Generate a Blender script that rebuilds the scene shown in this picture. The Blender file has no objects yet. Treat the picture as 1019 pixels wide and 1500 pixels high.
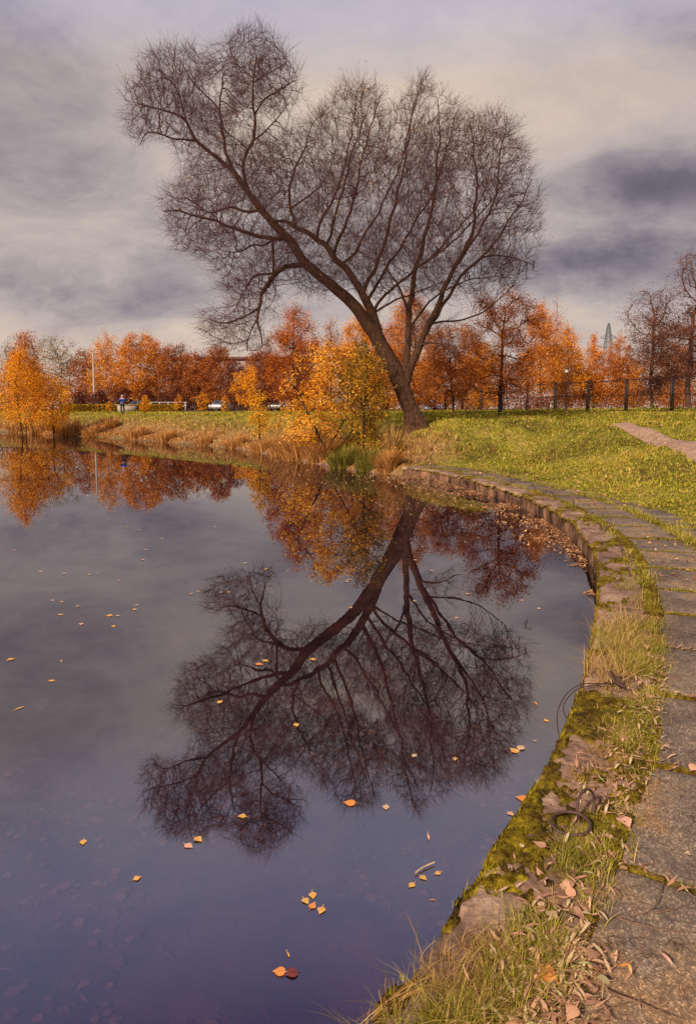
import bpy, math, random
import numpy as np
from mathutils import Vector, Matrix
rng = np.random.default_rng(7); random.seed(7)
S = bpy.context.scene; COL = S.collection
R = math.radians
# ------------------------------------------------------------------ camera
HC = 2.1; P = R(4.6); F = 1000.0; Y0 = 599+F*math.tan(P)   # lens shifted down: little tilt
def ray(px, py):
    x = (px-509.5)/F; y = (Y0-py)/F
    return np.array([x, math.cos(P)+y*math.sin(P), -math.sin(P)+y*math.cos(P)])
def G(px, py, z=0.0):
    d = ray(px, py); t = (z-HC)/d[2]; return np.array([d[0]*t, d[1]*t, z])
def at(px, py, Y):
    d = ray(px, py); t = Y/d[1]; return np.array([d[0]*t, Y, HC+d[2]*t])
cam = bpy.data.objects.new('camera', bpy.data.cameras.new('camera')); COL.objects.link(cam)
cam.location = (0, 0, HC); cam.rotation_euler = (R(90)-P, 0, 0)
cam.data.sensor_fit = 'VERTICAL'; cam.data.sensor_height = 36; cam.data.lens = 24; cam.data.shift_y = -(750-Y0)/1500
cam.data.clip_start = .05; cam.data.clip_end = 5000; S.camera = cam
S.view_settings.view_transform = 'Standard'; S.view_settings.look = 'None'
S.view_settings.gamma = 1; S.view_settings.exposure = .62
# ------------------------------------------------------------------ noise
def _h(i, j, k, seed):
    n = (i*73856093) ^ (j*19349663) ^ (k*83492791) ^ (seed*2654435761 & 0x7fffffff)
    n = (n ^ (n >> 13))*1274126177 & 0x7fffffff
    n = (n ^ (n >> 16)) & 0xffff
    return n/65535.0
def vnoise(x, y, z=0.0, seed=1):
    x, y, z = np.broadcast_arrays(np.asarray(x, float), np.asarray(y, float), np.asarray(z, float))
    i = np.floor(x).astype(np.int64); j = np.floor(y).astype(np.int64); k = np.floor(z).astype(np.int64)
    u = x-i; v = y-j; w = z-k; u = u*u*(3-2*u); v = v*v*(3-2*v); w = w*w*(3-2*w)
    o = 0
    for a in (0, 1):
        for b in (0, 1):
            for c in (0, 1):
                o = o+_h(i+a, j+b, k+c, seed)*(u if a else 1-u)*(v if b else 1-v)*(w if c else 1-w)
    return o
def fbm(x, y, z=0.0, o=4, seed=1):
    s = 0; a = .5; t = 0
    for q in range(o):
        s = s+a*vnoise(np.asarray(x)*2**q, np.asarray(y)*2**q, np.asarray(z)*2**q, seed+q); t += a; a *= .5
    return s/t
def ss(a, b, x): t = np.clip((x-a)/(b-a), 0, 1); return t*t*(3-2*t)
# ------------------------------------------------------------------ mesh helpers
def mk(name, V, F4=None, F3=None, mat=None, parent=None, smooth=False, attr=None, mi=None):
    V = np.asarray(V, np.float32).reshape(-1, 3)
    me = bpy.data.meshes.new(name); me.vertices.add(len(V)); me.vertices.foreach_set('co', V.ravel())
    n4 = 0 if F4 is None else len(F4); n3 = 0 if F3 is None else len(F3)
    idx = []
    if n4: idx.append(np.asarray(F4, np.int32).ravel())
    if n3: idx.append(np.asarray(F3, np.int32).ravel())
    idx = np.concatenate(idx); me.loops.add(len(idx)); me.loops.foreach_set('vertex_index', idx)
    me.polygons.add(n4+n3)
    st = np.concatenate([np.arange(n4)*4, n4*4+np.arange(n3)*3]).astype(np.int32)
    me.polygons.foreach_set('loop_start', st)
    if smooth: me.polygons.foreach_set('use_smooth', np.ones(n4+n3, bool))
    mats = mat if isinstance(mat, (list, tuple)) else [mat]
    for m in mats:
        if m: me.materials.append(m)
    if mi is not None: me.polygons.foreach_set('material_index', np.asarray(mi, np.int32))
    me.update(calc_edges=True); me.validate()
    if attr:
        for k, a in attr.items():
            at_ = me.attributes.new(k, 'FLOAT', 'POINT'); at_.data.foreach_set('value', np.asarray(a, np.float32))
    o = bpy.data.objects.new(name, me); COL.objects.link(o)
    if parent is not None:
        o.parent = parent; me.transform(Matrix.Translation(-Vector(parent.location)))
    return o
def tag(o, label=None, cat=None, group=None, kind=None):
    if label: o['label'] = label
    if cat: o['category'] = cat
    if group: o['group'] = group
    if kind: o['kind'] = kind
    return o
def empty(name, loc, label, cat, group=None):
    o = bpy.data.objects.new(name, None); COL.objects.link(o); o.location = [float(v) for v in loc]
    o.empty_display_size = .2
    return tag(o, label, cat, group)
class MB:
    def __init__(s): s.V = []; s.q = []; s.t = []; s.n = 0
    def add(s, V, q=None, t=None):
        V = np.asarray(V, float).reshape(-1, 3)
        if q is not None and len(q): s.q.append(np.asarray(q)+s.n)
        if t is not None and len(t): s.t.append(np.asarray(t)+s.n)
        s.V.append(V); s.n += len(V); return s
    def tubes(s, Pt, Rd, k=5, cap=False):
        """Pt (M,K,3) Rd (M,K): M tubes of K rings"""
        Pt = np.asarray(Pt, float); Rd = np.asarray(Rd, float)
        if Pt.ndim == 2: Pt = Pt[None]; Rd = Rd[None]
        M, K, _ = Pt.shape
        T = np.gradient(Pt, axis=1); T /= np.linalg.norm(T, axis=2, keepdims=True)+1e-9
        mt = Pt[:, -1]-Pt[:, 0]; mt /= np.linalg.norm(mt, axis=1, keepdims=True)+1e-9
        ref = np.where(np.abs(mt[:, 2:3]) > .8, np.array([[1., .1, 0]]), np.array([[0., .1, 1]]))[:, None, :]
        A = np.cross(T, ref); A /= np.linalg.norm(A, axis=2, keepdims=True)+1e-9
        B = np.cross(T, A)
        an = np.arange(k)/k*2*math.pi
        V = Pt[:, :, None, :]+Rd[:, :, None, None]*(A[:, :, None, :]*np.cos(an)[None, None, :, None]+B[:, :, None, :]*np.sin(an)[None, None, :, None])
        i = np.arange(M)[:, None, None]*K*k+np.arange(K-1)[None, :, None]*k+np.arange(k)[None, None, :]
        j = np.arange(M)[:, None, None]*K*k+np.arange(K-1)[None, :, None]*k+((np.arange(k)+1) % k)[None, None, :]
        q = np.stack([i, j, j+k, i+k], -1).reshape(-1, 4)
        s.add(V, q)
        if cap:
            for m in range(M):
                for e, base in ((0, m*K*k), (1, m*K*k+(K-1)*k)):
                    c = Pt[m, 0 if e == 0 else -1]; ring = V[m, 0 if e == 0 else -1]
                    vv = np.vstack([ring, c]); a = np.arange(k); b = (a+1) % k
                    s.add(vv, t=np.stack([b, a, np.full(k, k)] if e == 0 else [a, b, np.full(k, k)], -1))
        return s
    def box(s, c, size, rz=0):
        x, y, z = np.array(size)/2
        V = np.array([[a*x, b*y, d*z] for a in (-1, 1) for b in (-1, 1) for d in (-1, 1)])
        cs, sn = math.cos(rz), math.sin(rz)
        V = np.stack([V[:, 0]*cs-V[:, 1]*sn, V[:, 0]*sn+V[:, 1]*cs, V[:, 2]], 1)+np.array(c)
        return s.add(V, [[0, 1, 3, 2], [4, 6, 7, 5], [0, 4, 5, 1], [2, 3, 7, 6], [0, 2, 6, 4], [1, 5, 7, 3]])
    def ball(s, c, r, u=10, v=7):
        r = np.broadcast_to(np.array(r, float), 3)
        th = np.linspace(0.02, math.pi-.02, v); ph = np.arange(u)/u*2*math.pi
        V = np.stack([np.sin(th)[:, None]*np.cos(ph), np.sin(th)[:, None]*np.sin(ph), np.cos(th)[:, None]*np.ones(u)], -1)*r+np.array(c)
        a = np.arange(v-1)[:, None]*u+np.arange(u); b = np.arange(v-1)[:, None]*u+(np.arange(u)+1) % u
        return s.add(V, np.stack([a, a+u, b+u, b], -1).reshape(-1, 4))
    def build(s, name, mat, parent=None, smooth=False, **k):
        return mk(name, np.concatenate(s.V), np.concatenate(s.q) if s.q else None, np.concatenate(s.t) if s.t else None, mat, parent, smooth, **k)
def leafquads(C, size, flat=0.0, asp=.6, r=rng):
    """rhombic leaf faces at C (N,3)"""
    N = len(C); size = np.broadcast_to(size, N)
    a = r.normal(size=(N, 3)); a[:, 2] *= (1-flat); a /= np.linalg.norm(a, axis=1, keepdims=True)
    b = r.normal(size=(N, 3)); b[:, 2] *= (1-flat); b -= (a*b).sum(1, keepdims=True)*a; b /= np.linalg.norm(b, axis=1, keepdims=True)
    a = a*size[:, None]*.5; b = b*size[:, None]*.5*asp
    V = np.stack([C-a, C+b-a*.1, C+a, C-b-a*.1], 1)
    return V.reshape(-1, 3), np.arange(N*4).reshape(N, 4)
def blades(B, h, w, lean, K=3, r=rng, az=None, curl=1.6):
    """grass blades: B (N,3) bases -> ribbon verts, quads, tris"""
    N = len(B); h = np.broadcast_to(h, N); w = np.broadcast_to(w, N); lean = np.broadcast_to(lean, N)
    if az is None: az = r.uniform(0, 2*math.pi, N)
    D = np.stack([np.cos(az), np.sin(az), 0*az], 1); wz = az+r.uniform(.8, 2.3, N)
    W = np.stack([np.cos(wz), np.sin(wz), 0*az], 1)
    V = []
    for k in range(K+1):
        t = k/K; c = B+D*(h*lean*t**curl)[:, None]; c[:, 2] += h*(t-.35*np.minimum(lean, 1.6)*t*t)
        if k < K:
            ww = (w*(1-.7*t)*.5)[:, None]; V += [c-W*ww, c+W*ww]
        else: V.append(c)
    V = np.stack(V, 1); n = 2*K+1; o = np.arange(N)[:, None]*n
    q = np.concatenate([np.stack([o+2*k, o+2*k+1, o+2*k+3, o+2*k+2], -1).reshape(-1, 4) for k in range(K-1)]) if K > 1 else None
    t = np.concatenate([o+2*K-2, o+2*K-1, o+2*K], 1)
    return V.reshape(-1, 3), q, t
# ------------------------------------------------------------------ materials
def newmat(name):
    m = bpy.data.materials.new(name); m.use_nodes = True; nt = m.node_tree; nt.nodes.clear()
    out = nt.nodes.new('ShaderNodeOutputMaterial'); return m, nt, out
def N(nt, t, **k):
    n = nt.nodes.new(t)
    for a, b in k.items():
        if a.startswith('i_'):
            key = a[2:]; key = int(key) if key.isdigit() else key.replace('_', ' ')
            n.inputs[key].default_value = b
        else: setattr(n, a, b)
    return n
def ramp(nt, cols, fac=None):
    n = nt.nodes.new('ShaderNodeValToRGB'); e = n.color_ramp.elements
    while len(e) < len(cols): e.new(.5)
    for k, (p, c) in enumerate(cols): e[k].position = p; e[k].color = (*c, 1)
    if fac is not None: nt.links.new(fac, n.inputs[0])
    return n
def mix(nt, a, b, f, mode='MIX'):
    n = nt.nodes.new('ShaderNodeMix'); n.data_type = 'RGBA'; n.blend_type = mode
    for s_, v in ((6, a), (7, b), (0, f)):
        if hasattr(v, 'default_value') or hasattr(v, 'is_output'): nt.links.new(v, n.inputs[s_])
        elif s_ == 0: n.inputs[0].default_value = v
        else: n.inputs[s_].default_value = (*v, 1)
    return n.outputs[2]
def noise(nt, scale, detail=4, rough=.55, vec=None, out=0, dist=0):
    n = N(nt, 'ShaderNodeTexNoise', i_Scale=scale, i_Detail=detail, i_Roughness=rough, i_Distortion=dist)
    if vec is None:
        g = nt.nodes.new('ShaderNodeNewGeometry'); vec = g.outputs['Position']
    nt.links.new(vec, n.inputs['Vector']); return n.outputs[out]
def N2(nt, nm): return N(nt, 'ShaderNodeAttribute', attribute_name=nm).outputs['Fac']
def bump(nt, h, strength=.5, dist=.02, nrm=None):
    b = N(nt, 'ShaderNodeBump', i_Strength=strength, i_Distance=dist); nt.links.new(h, b.inputs['Height'])
    if nrm: nt.links.new(nrm, b.inputs['Normal'])
    return b.outputs[0]
def princ(nt, out, col, rough=.8, nrm=None, metal=0, spec=.3):
    b = N(nt, 'ShaderNodeBsdfPrincipled'); b.inputs['Roughness'].default_value = rough
    b.inputs['Metallic'].default_value = metal; b.inputs['Specular IOR Level'].default_value = spec
    if isinstance(col, tuple): b.inputs['Base Color'].default_value = (*col, 1)
    else: nt.links.new(col, b.inputs['Base Color'])
    if nrm: nt.links.new(nrm, b.inputs['Normal'])
    nt.links.new(b.outputs[0], out.inputs[0]); return b
def leafmat(name, cols, transl=.35, clump=.5, cscale=.6, rough=.6):
    """cols: ramp positions/colours picked per leaf, shifted by a clump noise"""
    m, nt, out = newmat(name); g = nt.nodes.new('ShaderNodeNewGeometry')
    nz = noise(nt, cscale, 3)
    mm = N(nt, 'ShaderNodeMath', operation='MULTIPLY_ADD'); nt.links.new(nz, mm.inputs[0]); mm.inputs[1].default_value = clump*2; 
    a2 = N(nt, 'ShaderNodeMath', operation='MULTIPLY'); nt.links.new(g.outputs['Random Per Island'], a2.inputs[0]); a2.inputs[1].default_value = 1-clump*.6
    a3 = N(nt, 'ShaderNodeMath', operation='SUBTRACT'); nt.links.new(a2.outputs[0], a3.inputs[0]); a3.inputs[1].default_value = clump*.7
    nt.links.new(a3.outputs[0], mm.inputs[2])
    c = ramp(nt, cols, mm.outputs[0]).outputs[0]
    d = N(nt, 'ShaderNodeBsdfDiffuse'); t = N(nt, 'ShaderNodeBsdfTranslucent'); mx = N(nt, 'ShaderNodeMixShader', i_0=transl)
    nt.links.new(c, d.inputs[0]); nt.links.new(c, t.inputs[0]); nt.links.new(d.outputs[0], mx.inputs[1]); nt.links.new(t.outputs[0], mx.inputs[2])
    nt.links.new(mx.outputs[0], out.inputs[0]); return m
def barkmat(name, a, b, scale=6, bs=.6, bd=.03):
    m, nt, out = newmat(name)
    tc = N(nt, 'ShaderNodeTexCoord'); mp = N(nt, 'ShaderNodeMapping'); mp.inputs['Scale'].default_value = (3, 3, .7)
    nt.links.new(tc.outputs['Object'], mp.inputs[0])
    n1 = noise(nt, scale, 6, .7, mp.outputs[0], dist=.6)
    c = ramp(nt, [(.35, a), (.62, b)], n1).outputs[0]
    princ(nt, out, c, .95, bump(nt, n1, bs, bd), spec=.1); return m
def plain(name, col, rough=.6, metal=0, var=.25, scale=8, spec=.3):
    m, nt, out = newmat(name); n1 = noise(nt, scale, 5, .6)
    c = ramp(nt, [(.3, tuple(v*(1-var) for v in col)), (.7, tuple(min(1, v*(1+var)) for v in col))], n1).outputs[0]
    princ(nt, out, c, rough, bump(nt, n1, .15, .005), metal, spec); return m

BARK_W = barkmat('willow_bark', (.012, .008, .007), (.12, .055, .03), 7, 1.0, .09)
TWIG_W = barkmat('willow_twig', (.04, .02, .027), (.11, .046, .04), 3, .1, .01)
BARK_D = barkmat('dark_bark', (.012, .008, .008), (.05, .028, .022), 6, .6, .03)
BARK_R = barkmat('brown_bark', (.05, .025, .018), (.12, .06, .04), 6, .5, .03)
BARK_B = barkmat('birch_bark', (.06, .045, .04), (.5, .42, .38), 4, .4, .02)
L_ORANGE = leafmat('orange_leaves', [(.0, (.18, .05, .015)), (.3, (.50, .14, .02)), (.6, (.76, .27, .03)), (1, (.88, .45, .07))])
L_GOLD = leafmat('golden_leaves', [(.0, (.30, .09, .008)), (.35, (.78, .27, .015)), (.65, (.92, .40, .03)), (1, (.95, .55, .06))])
L_YELLOW = leafmat('yellow_leaves', [(.0, (.36, .13, .01)), (.35, (.85, .36, .015)), (.65, (.94, .48, .035)), (1, (.92, .6, .11))])
L_BUSH = leafmat('bush_leaves', [(.0, (.22, .08, .012)), (.3, (.72, .25, .02)), (.6, (.93, .42, .04)), (1, (.95, .58, .12))], .35, .6, .9)
L_RED = leafmat('red_leaves', [(.0, (.11, .025, .012)), (.35, (.36, .08, .015)), (.65, (.62, .17, .022)), (1, (.78, .3, .03))])
L_RUST = leafmat('rust_leaves', [(.0, (.10, .026, .018)), (.4, (.30, .075, .025)), (.7, (.52, .16, .035)), (1, (.68, .30, .06))])
L_RUST2 = leafmat('dull_rust_leaves', [(.0, (.05, .02, .022)), (.5, (.16, .06, .045)), (1, (.42, .15, .05))])
L_OR2 = leafmat('brown_orange_leaves', [(.0, (.13, .035, .015)), (.3, (.38, .10, .02)), (.6, (.62, .20, .03)), (1, (.8, .36, .06))])
L_OR3 = leafmat('amber_leaves', [(.0, (.22, .07, .015)), (.3, (.60, .19, .02)), (.6, (.86, .34, .03)), (1, (.92, .5, .08))])
L_RUSTG = leafmat('willow_leaves', [(.0, (.12, .05, .03)), (.5, (.30, .12, .04)), (1, (.70, .40, .05))])
L_BROWN = leafmat('brown_leaves', [(.0, (.05, .016, .016)), (.5, (.17, .045, .03)), (1, (.34, .11, .045))])
L_OLIVE = leafmat('olive_leaves', [(.0, (.055, .038, .01)), (.45, (.2, .13, .02)), (.7, (.52, .26, .025)), (1, (.8, .4, .03))])
L_GREY = leafmat('sparse_leaves', [(.0, (.12, .08, .04)), (.5, (.26, .18, .08)), (1, (.5, .3, .08))])


# ------------------------------------------------------------------ shore line
EDGE = [(588,684),(632,688),(695,703),(749,719),(794,737),(830,759),(853,780),(871,807),(876,840),(873,880),(870,903),(866,929),(858,967),(850,997),(840,1032),(828,1070),(814,1096),(797,1127),(781,1156),(748,1205),(715,1250),(677,1306),(644,1352),(610,1402),(584,1440),(528,1506)]
ZP = .284
E0 = np.array([G(a, b, ZP)[:2] for a, b in EDGE])[::-1]
E0 = np.vstack([[(-5.0, -6.0), (-2.6, -2.0), (-1.3, 0.0)], E0])
def resample(Pn, step):
    d = np.r_[0, np.cumsum(np.linalg.norm(np.diff(Pn, axis=0), axis=1))]
    n = max(2, int(d[-1]/step)+1); s = np.linspace(0, d[-1], n)
    return np.stack([np.interp(s, d, Pn[:, k]) for k in range(Pn.shape[1])], 1)
def smooth(Pn, it):
    Pn = Pn.copy()
    for _ in range(it): Pn[1:-1] = .25*Pn[:-2]+.5*Pn[1:-1]+.25*Pn[2:]
    return Pn
WALL = smooth(resample(E0, .15), 14)                                # edge of the embankment, near -> far
NAT = np.array([G(a, b, 0)[:2] for a, b in [(540,692),(515,689),(480,684),(450,677),(420,672),(380,664),(340,657),(300,653),(260,650),(225,647),(190,644),(150,641),(100,639),(50,636),(0,632)]])
NAT = np.vstack([[WALL[-1]+np.array([-.25, .2])], NAT, [(-48, 66), (-75, 72), (-130, 74)]])
NAT = smooth(resample(NAT, .6), 3)
SH = np.vstack([WALL, NAT]); NW = len(WALL)
DW = np.r_[0, np.cumsum(np.linalg.norm(np.diff(WALL, axis=0), axis=1))]
def shore_d(x, y):
    """signed distance to the shoreline (+ inland) and 'is wall' weight, plus arc along the wall"""
    x = np.asarray(x, float).ravel(); y = np.asarray(y, float).ravel()
    best = np.full(len(x), 1e9); idx = np.zeros(len(x), int); tt = np.zeros(len(x)); sg = np.ones(len(x))
    A = SH[:-1]; B = SH[1:]
    for k in range(len(A)):
        ab = B[k]-A[k]; L = ab@ab+1e-12
        ax = x-A[k, 0]; ay = y-A[k, 1]
        t = np.clip((ax*ab[0]+ay*ab[1])/L, 0, 1)
        dx = ax-t*ab[0]; dy = ay-t*ab[1]; d = dx*dx+dy*dy
        m = d < best
        best[m] = d[m]; idx[m] = k; tt[m] = t[m]
    # inside-water test by polygon
    poly = np.vstack([SH, [(-400, 74), (-400, -60), (-5, -60)]])
    ins = np.zeros(len(x), bool); j = len(poly)-1
    for i in range(len(poly)):
        xi, yi = poly[i]; xj, yj = poly[j]
        c = ((yi > y) != (yj > y))
        if abs(yj-yi) > 1e-12: ins ^= c & (x < (xj-xi)*(y-yi)/(yj-yi)+xi)
        j = i
    d = np.sqrt(best); d[ins] *= -1
    w = 1-ss(NW-4, NW+2, idx+tt)
    return d, w, idx+tt
def hz(x, y):
    sh = np.shape(x); x = np.asarray(x, float).ravel(); y = np.asarray(y, float).ravel()
    d, w, _ = shore_d(x, y)
    n1 = fbm(x*.35, y*.35, 0, 4, 3)-.5; n2 = fbm(x*1.7, y*1.7, 0, 3, 9)-.5
    bed = np.maximum(-.75, -.12+d*.22)
    plat = 1.56+.010*np.clip(y-24, 0, 30)+.012*np.clip(x-3, 0, 18)-.012*np.clip(-x-2, 0, 16)
    hn = np.where(d < 0, bed, .02+.22*ss(0, .5, d)+(plat-.24)*ss(.3, 5.5, d))
    hw = np.where(d < .2, -.75, np.where(d < 1.5, .235, .235+(plat-.235)*ss(1.45, 9.0, d)**.9))
    hw = np.where((d > .08) & (d < .2), -.75+(d-.08)/.12*.985, hw)
    h = hw*w+hn*(1-w)
    k = ss(1.6, 3.5, d)*w+(1-w)*ss(.3, 2, d)
    h = h+k*(n1*.42+n2*.10)*(1-.75*ss(28, 60, y))
    far = ss(60, 85, y)*(d > 0); h = h*(1-far)+1.80*far
    return h.reshape(sh)
def hz1(x, y): return float(hz(np.array([x]), np.array([y]))[0])
# ------------------------------------------------------------------ ground sheet
def axis(a, b, fine, lo, hi, grow):
    v = list(np.arange(a, b, fine)); s = fine; t = v[-1]
    while t < hi: s = min(s*grow, 40); t += s; v.append(t)
    s = fine; t = v[0]; pre = []
    while t > lo: s = min(s*grow, 40); t -= s; pre.append(t)
    return np.array(pre[::-1]+v)
gx = axis(-3, 12, .11, -900, 900, 1.06); gy = axis(0, 26, .12, -60, 2500, 1.045)
X, Y = np.meshgrid(gx, gy); Z = hz(X, Y)
nx, ny = len(gx), len(gy)
a = (np.arange(ny-1)[:, None]*nx+np.arange(nx-1)).ravel()
q = np.stack([a, a+1, a+1+nx, a+nx], 1)
dsh, wsh, _ = shore_d(X, Y)
m, nt, out = newmat('meadow_ground')
g = N(nt, 'ShaderNodeNewGeometry')
n1 = noise(nt, .55, 5, .6); n2 = noise(nt, 6, 6, .7); n3 = noise(nt, 40, 4, .7)
gr = ramp(nt, [(.3, (.11, .055, .025)), (.42, (.14, .11, .02)), (.55, (.24, .20, .03)), (.7, (.36, .24, .07))], n1).outputs[0]
sp = ramp(nt, [(.35, (.25, .25, .25)), (.6, (1.15, 1.15, 1.0))], n2).outputs[0]
c = mix(nt, gr, sp, .8, 'MULTIPLY')
dr = ramp(nt, [(.3, (.10, .05, .025)), (.6, (.34, .18, .07)), (.8, (.45, .24, .09))], n2).outputs[0]
ad = N(nt, 'ShaderNodeAttribute', attribute_name='dry'); c = mix(nt, c, dr, ad.outputs['Fac'])
so = ramp(nt, [(.3, (.035, .022, .014)), (.7, (.12, .07, .045))], n3).outputs[0]
am = N(nt, 'ShaderNodeAttribute', attribute_name='soil'); so = mix(nt, so, ramp(nt, [(.38, (.05, .032, .05)), (.68, (.26, .15, .12))], noise(nt, 2.1, 5, .65)).outputs[0], N2(nt, 'bed'))
c = mix(nt, c, so, am.outputs['Fac'])
princ(nt, out, c, .95, bump(nt, n2, .8, .06), spec=.1)
M_GROUND = m
dryv = (1-wsh)*(1-ss(1.5, 4.8, dsh+1.2*(fbm(X*.7, Y*.7, 0, 3, 5).ravel()-.5)*2))*ss(-.2, .1, dsh)
soil = np.clip(np.where(dsh < .1, 1, 0)+wsh*(1-ss(1.3, 1.6, dsh))*.8, 0, 1)
go = mk('ground', np.stack([X, Y, Z], -1), q, mat=M_GROUND, smooth=True, attr={'dry': dryv, 'soil': soil, 'bed': (dsh < .1)*1.0})
tag(go, kind='structure')
# ------------------------------------------------------------------ water
m, nt, out = newmat('pond_water')
fr = N(nt, 'ShaderNodeFresnel')
gb = N(nt, 'ShaderNodeNewGeometry'); mi_ = N(nt, 'ShaderNodeMath', operation='MULTIPLY_ADD'); nt.links.new(gb.outputs['Backfacing'], mi_.inputs[0])
mi_.inputs[1].default_value = 1/3.3-3.3; mi_.inputs[2].default_value = 3.3; nt.links.new(mi_.outputs[0], fr.inputs[0])
tr = N(nt, 'ShaderNodeBsdfTransparent'); tr.inputs[0].default_value = (.44, .34, .40, 1)
gl = N(nt, 'ShaderNodeBsdfGlossy', i_Roughness=.0); gl.inputs[0].default_value = (.93, .95, 1, 1)
mp = N(nt, 'ShaderNodeMapping'); g = N(nt, 'ShaderNodeNewGeometry'); nt.links.new(g.outputs['Position'], mp.inputs[0]); mp.inputs['Scale'].default_value = (1, .6, 1)
wn = noise(nt, 2.2, 3, .5, mp.outputs[0]); nr = bump(nt, wn, .02, .03)
nt.links.new(nr, gl.inputs['Normal'])
ms = N(nt, 'ShaderNodeMixShader'); nt.links.new(fr.outputs[0], ms.inputs[0]); nt.links.new(tr.outputs[0], ms.inputs[1]); nt.links.new(gl.outputs[0], ms.inputs[2])
nt.links.new(ms.outputs[0], out.inputs[0])
tag(mk('pond', [(-500, -60, 0), (6, -60, 0), (6, 90, 0), (-500, 90, 0)], [[0, 1, 2, 3]], mat=m), kind='structure')
# ------------------------------------------------------------------ embankment wall
NRM = np.gradient(WALL, axis=0); NRM /= np.linalg.norm(NRM, axis=1, keepdims=True); NRM = np.stack([NRM[:, 1], -NRM[:, 0]], 1)  # inland side
def fs(s): return .80+.20*ss(s0+3.5, s0+7.5, s)
def wpt(s, d):
    s = np.asarray(s, float); d = np.asarray(d, float)
    x = np.interp(s, DW, WALL[:, 0]); y = np.interp(s, DW, WALL[:, 1])
    nx_ = np.interp(s, DW, NRM[:, 0]); ny_ = np.interp(s, DW, NRM[:, 1])
    return x+nx_*d, y+ny_*d
s0 = float(np.interp(0, WALL[:, 1], DW)); SE = DW[-1]
sv = np.concatenate([np.arange(0, s0+1, .1), np.arange(s0+1, s0+6.5, .012), np.arange(s0+6.5, s0+12, .03), np.arange(s0+12, SE, .05), [SE]])
prof = [(.0, -.9), (.0, -.15), (0, -.05), (0, 0), (0, .04), (0, .08), (0, .12), (0, .16), (0, .2), (0, .235), (.006, .262), (.02, .278)]+[(u, ZP) for u in np.arange(.04, .44, .02)]+[(.45, .26), (.455, .0)]
pu = np.array([p[0] for p in prof]); pz = np.array([p[1] for p in prof])
SS, UU = np.meshgrid(sv, pu, indexing='ij'); ZZ = np.broadcast_to(pz, SS.shape).copy()
jit = fbm(SS*.7, 0*SS, 0, 2, 31)*.06
ph = ((SS+jit) % 1.02)/1.02; jd = np.minimum(ph, 1-ph)*1.02
groove = np.exp(-(jd/.012)**2)
face = UU < .01
er = fbm(SS*7, UU*11, ZZ*9, 4, 21)-.5; er2 = fbm(SS*38, UU*45, ZZ*40, 3, 22)-.5
edge = np.exp(-((UU)/.05)**2)*(ZZ > .2)
DD = UU+np.where(face, groove*.022+er*.018+er2*.012+.02, 0)+edge*np.clip(er+.12, 0, 1)*.12*(~face)
ZZ2 = ZZ+np.where(UU > .005, er*.032+er2*.022-groove*.03, 0)-edge*np.clip(er+.08, 0, 1)*.14
ZZ2[:, -1] = 0
wx, wy = wpt(SS, DD)
ns, nu = SS.shape; a = (np.arange(ns-1)[:, None]*nu+np.arange(nu-1)).ravel(); q = np.stack([a, a+1, a+1+nu, a+nu], 1)
Vw = np.stack([wx, wy, ZZ2], -1).reshape(-1, 3)
endq = []                                                           # far end face
b = (ns-1)*nu
endt = [[b+k, b+k+1, b+nu-1] for k in range(nu-2)]
m, nt, out = newmat('embankment_concrete')
n1 = noise(nt, 3, 6, .65); n2 = noise(nt, 28, 6, .7); vo = N(nt, 'ShaderNodeTexVoronoi', i_Scale=140.0); g = N(nt, 'ShaderNodeNewGeometry'); nt.links.new(g.outputs['Position'], vo.inputs['Vector'])
c = ramp(nt, [(.28, (.09, .055, .04)), (.48, (.25, .15, .105)), (.72, (.46, .31, .21))], n1).outputs[0]
c = mix(nt, c, ramp(nt, [(.3, (.3, .27, .25)), (.6, (1.1, 1.05, 1))], n2).outputs[0], .75, 'MULTIPLY')
mpz = N(nt, 'ShaderNodeMapping'); nt.links.new(g.outputs['Position'], mpz.inputs[0]); mpz.inputs['Scale'].default_value = (1, 1, .6)
n4 = noise(nt, 2.6, 6, .7, mpz.outputs[0])
af = N(nt, 'ShaderNodeAttribute', attribute_name='face')
st = ramp(nt, [(.38, (.10, .07, .06)), (.62, (1, .85, .7))], n4).outputs[0]
c2 = mix(nt, c, st, 1.0, 'MULTIPLY'); c = mix(nt, c, c2, af.outputs['Fac'])
ag = N(nt, 'ShaderNodeAttribute', attribute_name='groove'); c = mix(nt, c, (.015, .011, .009), ag.outputs['Fac'])
princ(nt, out, c, .95, bump(nt, n2, .7, .012, bump(nt, vo.outputs[0], .3, .003)), spec=.15)
M_CONC = m
zf = np.where(UU < .005, 1.0, 0).ravel()
wo = mk('embankment_wall', Vw, q, endt, M_CONC, smooth=True, attr={'face': zf, 'groove': (groove*.9).ravel()})
tag(wo, 'low weathered concrete embankment wall curving along the pond edge', 'wall')
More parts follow.
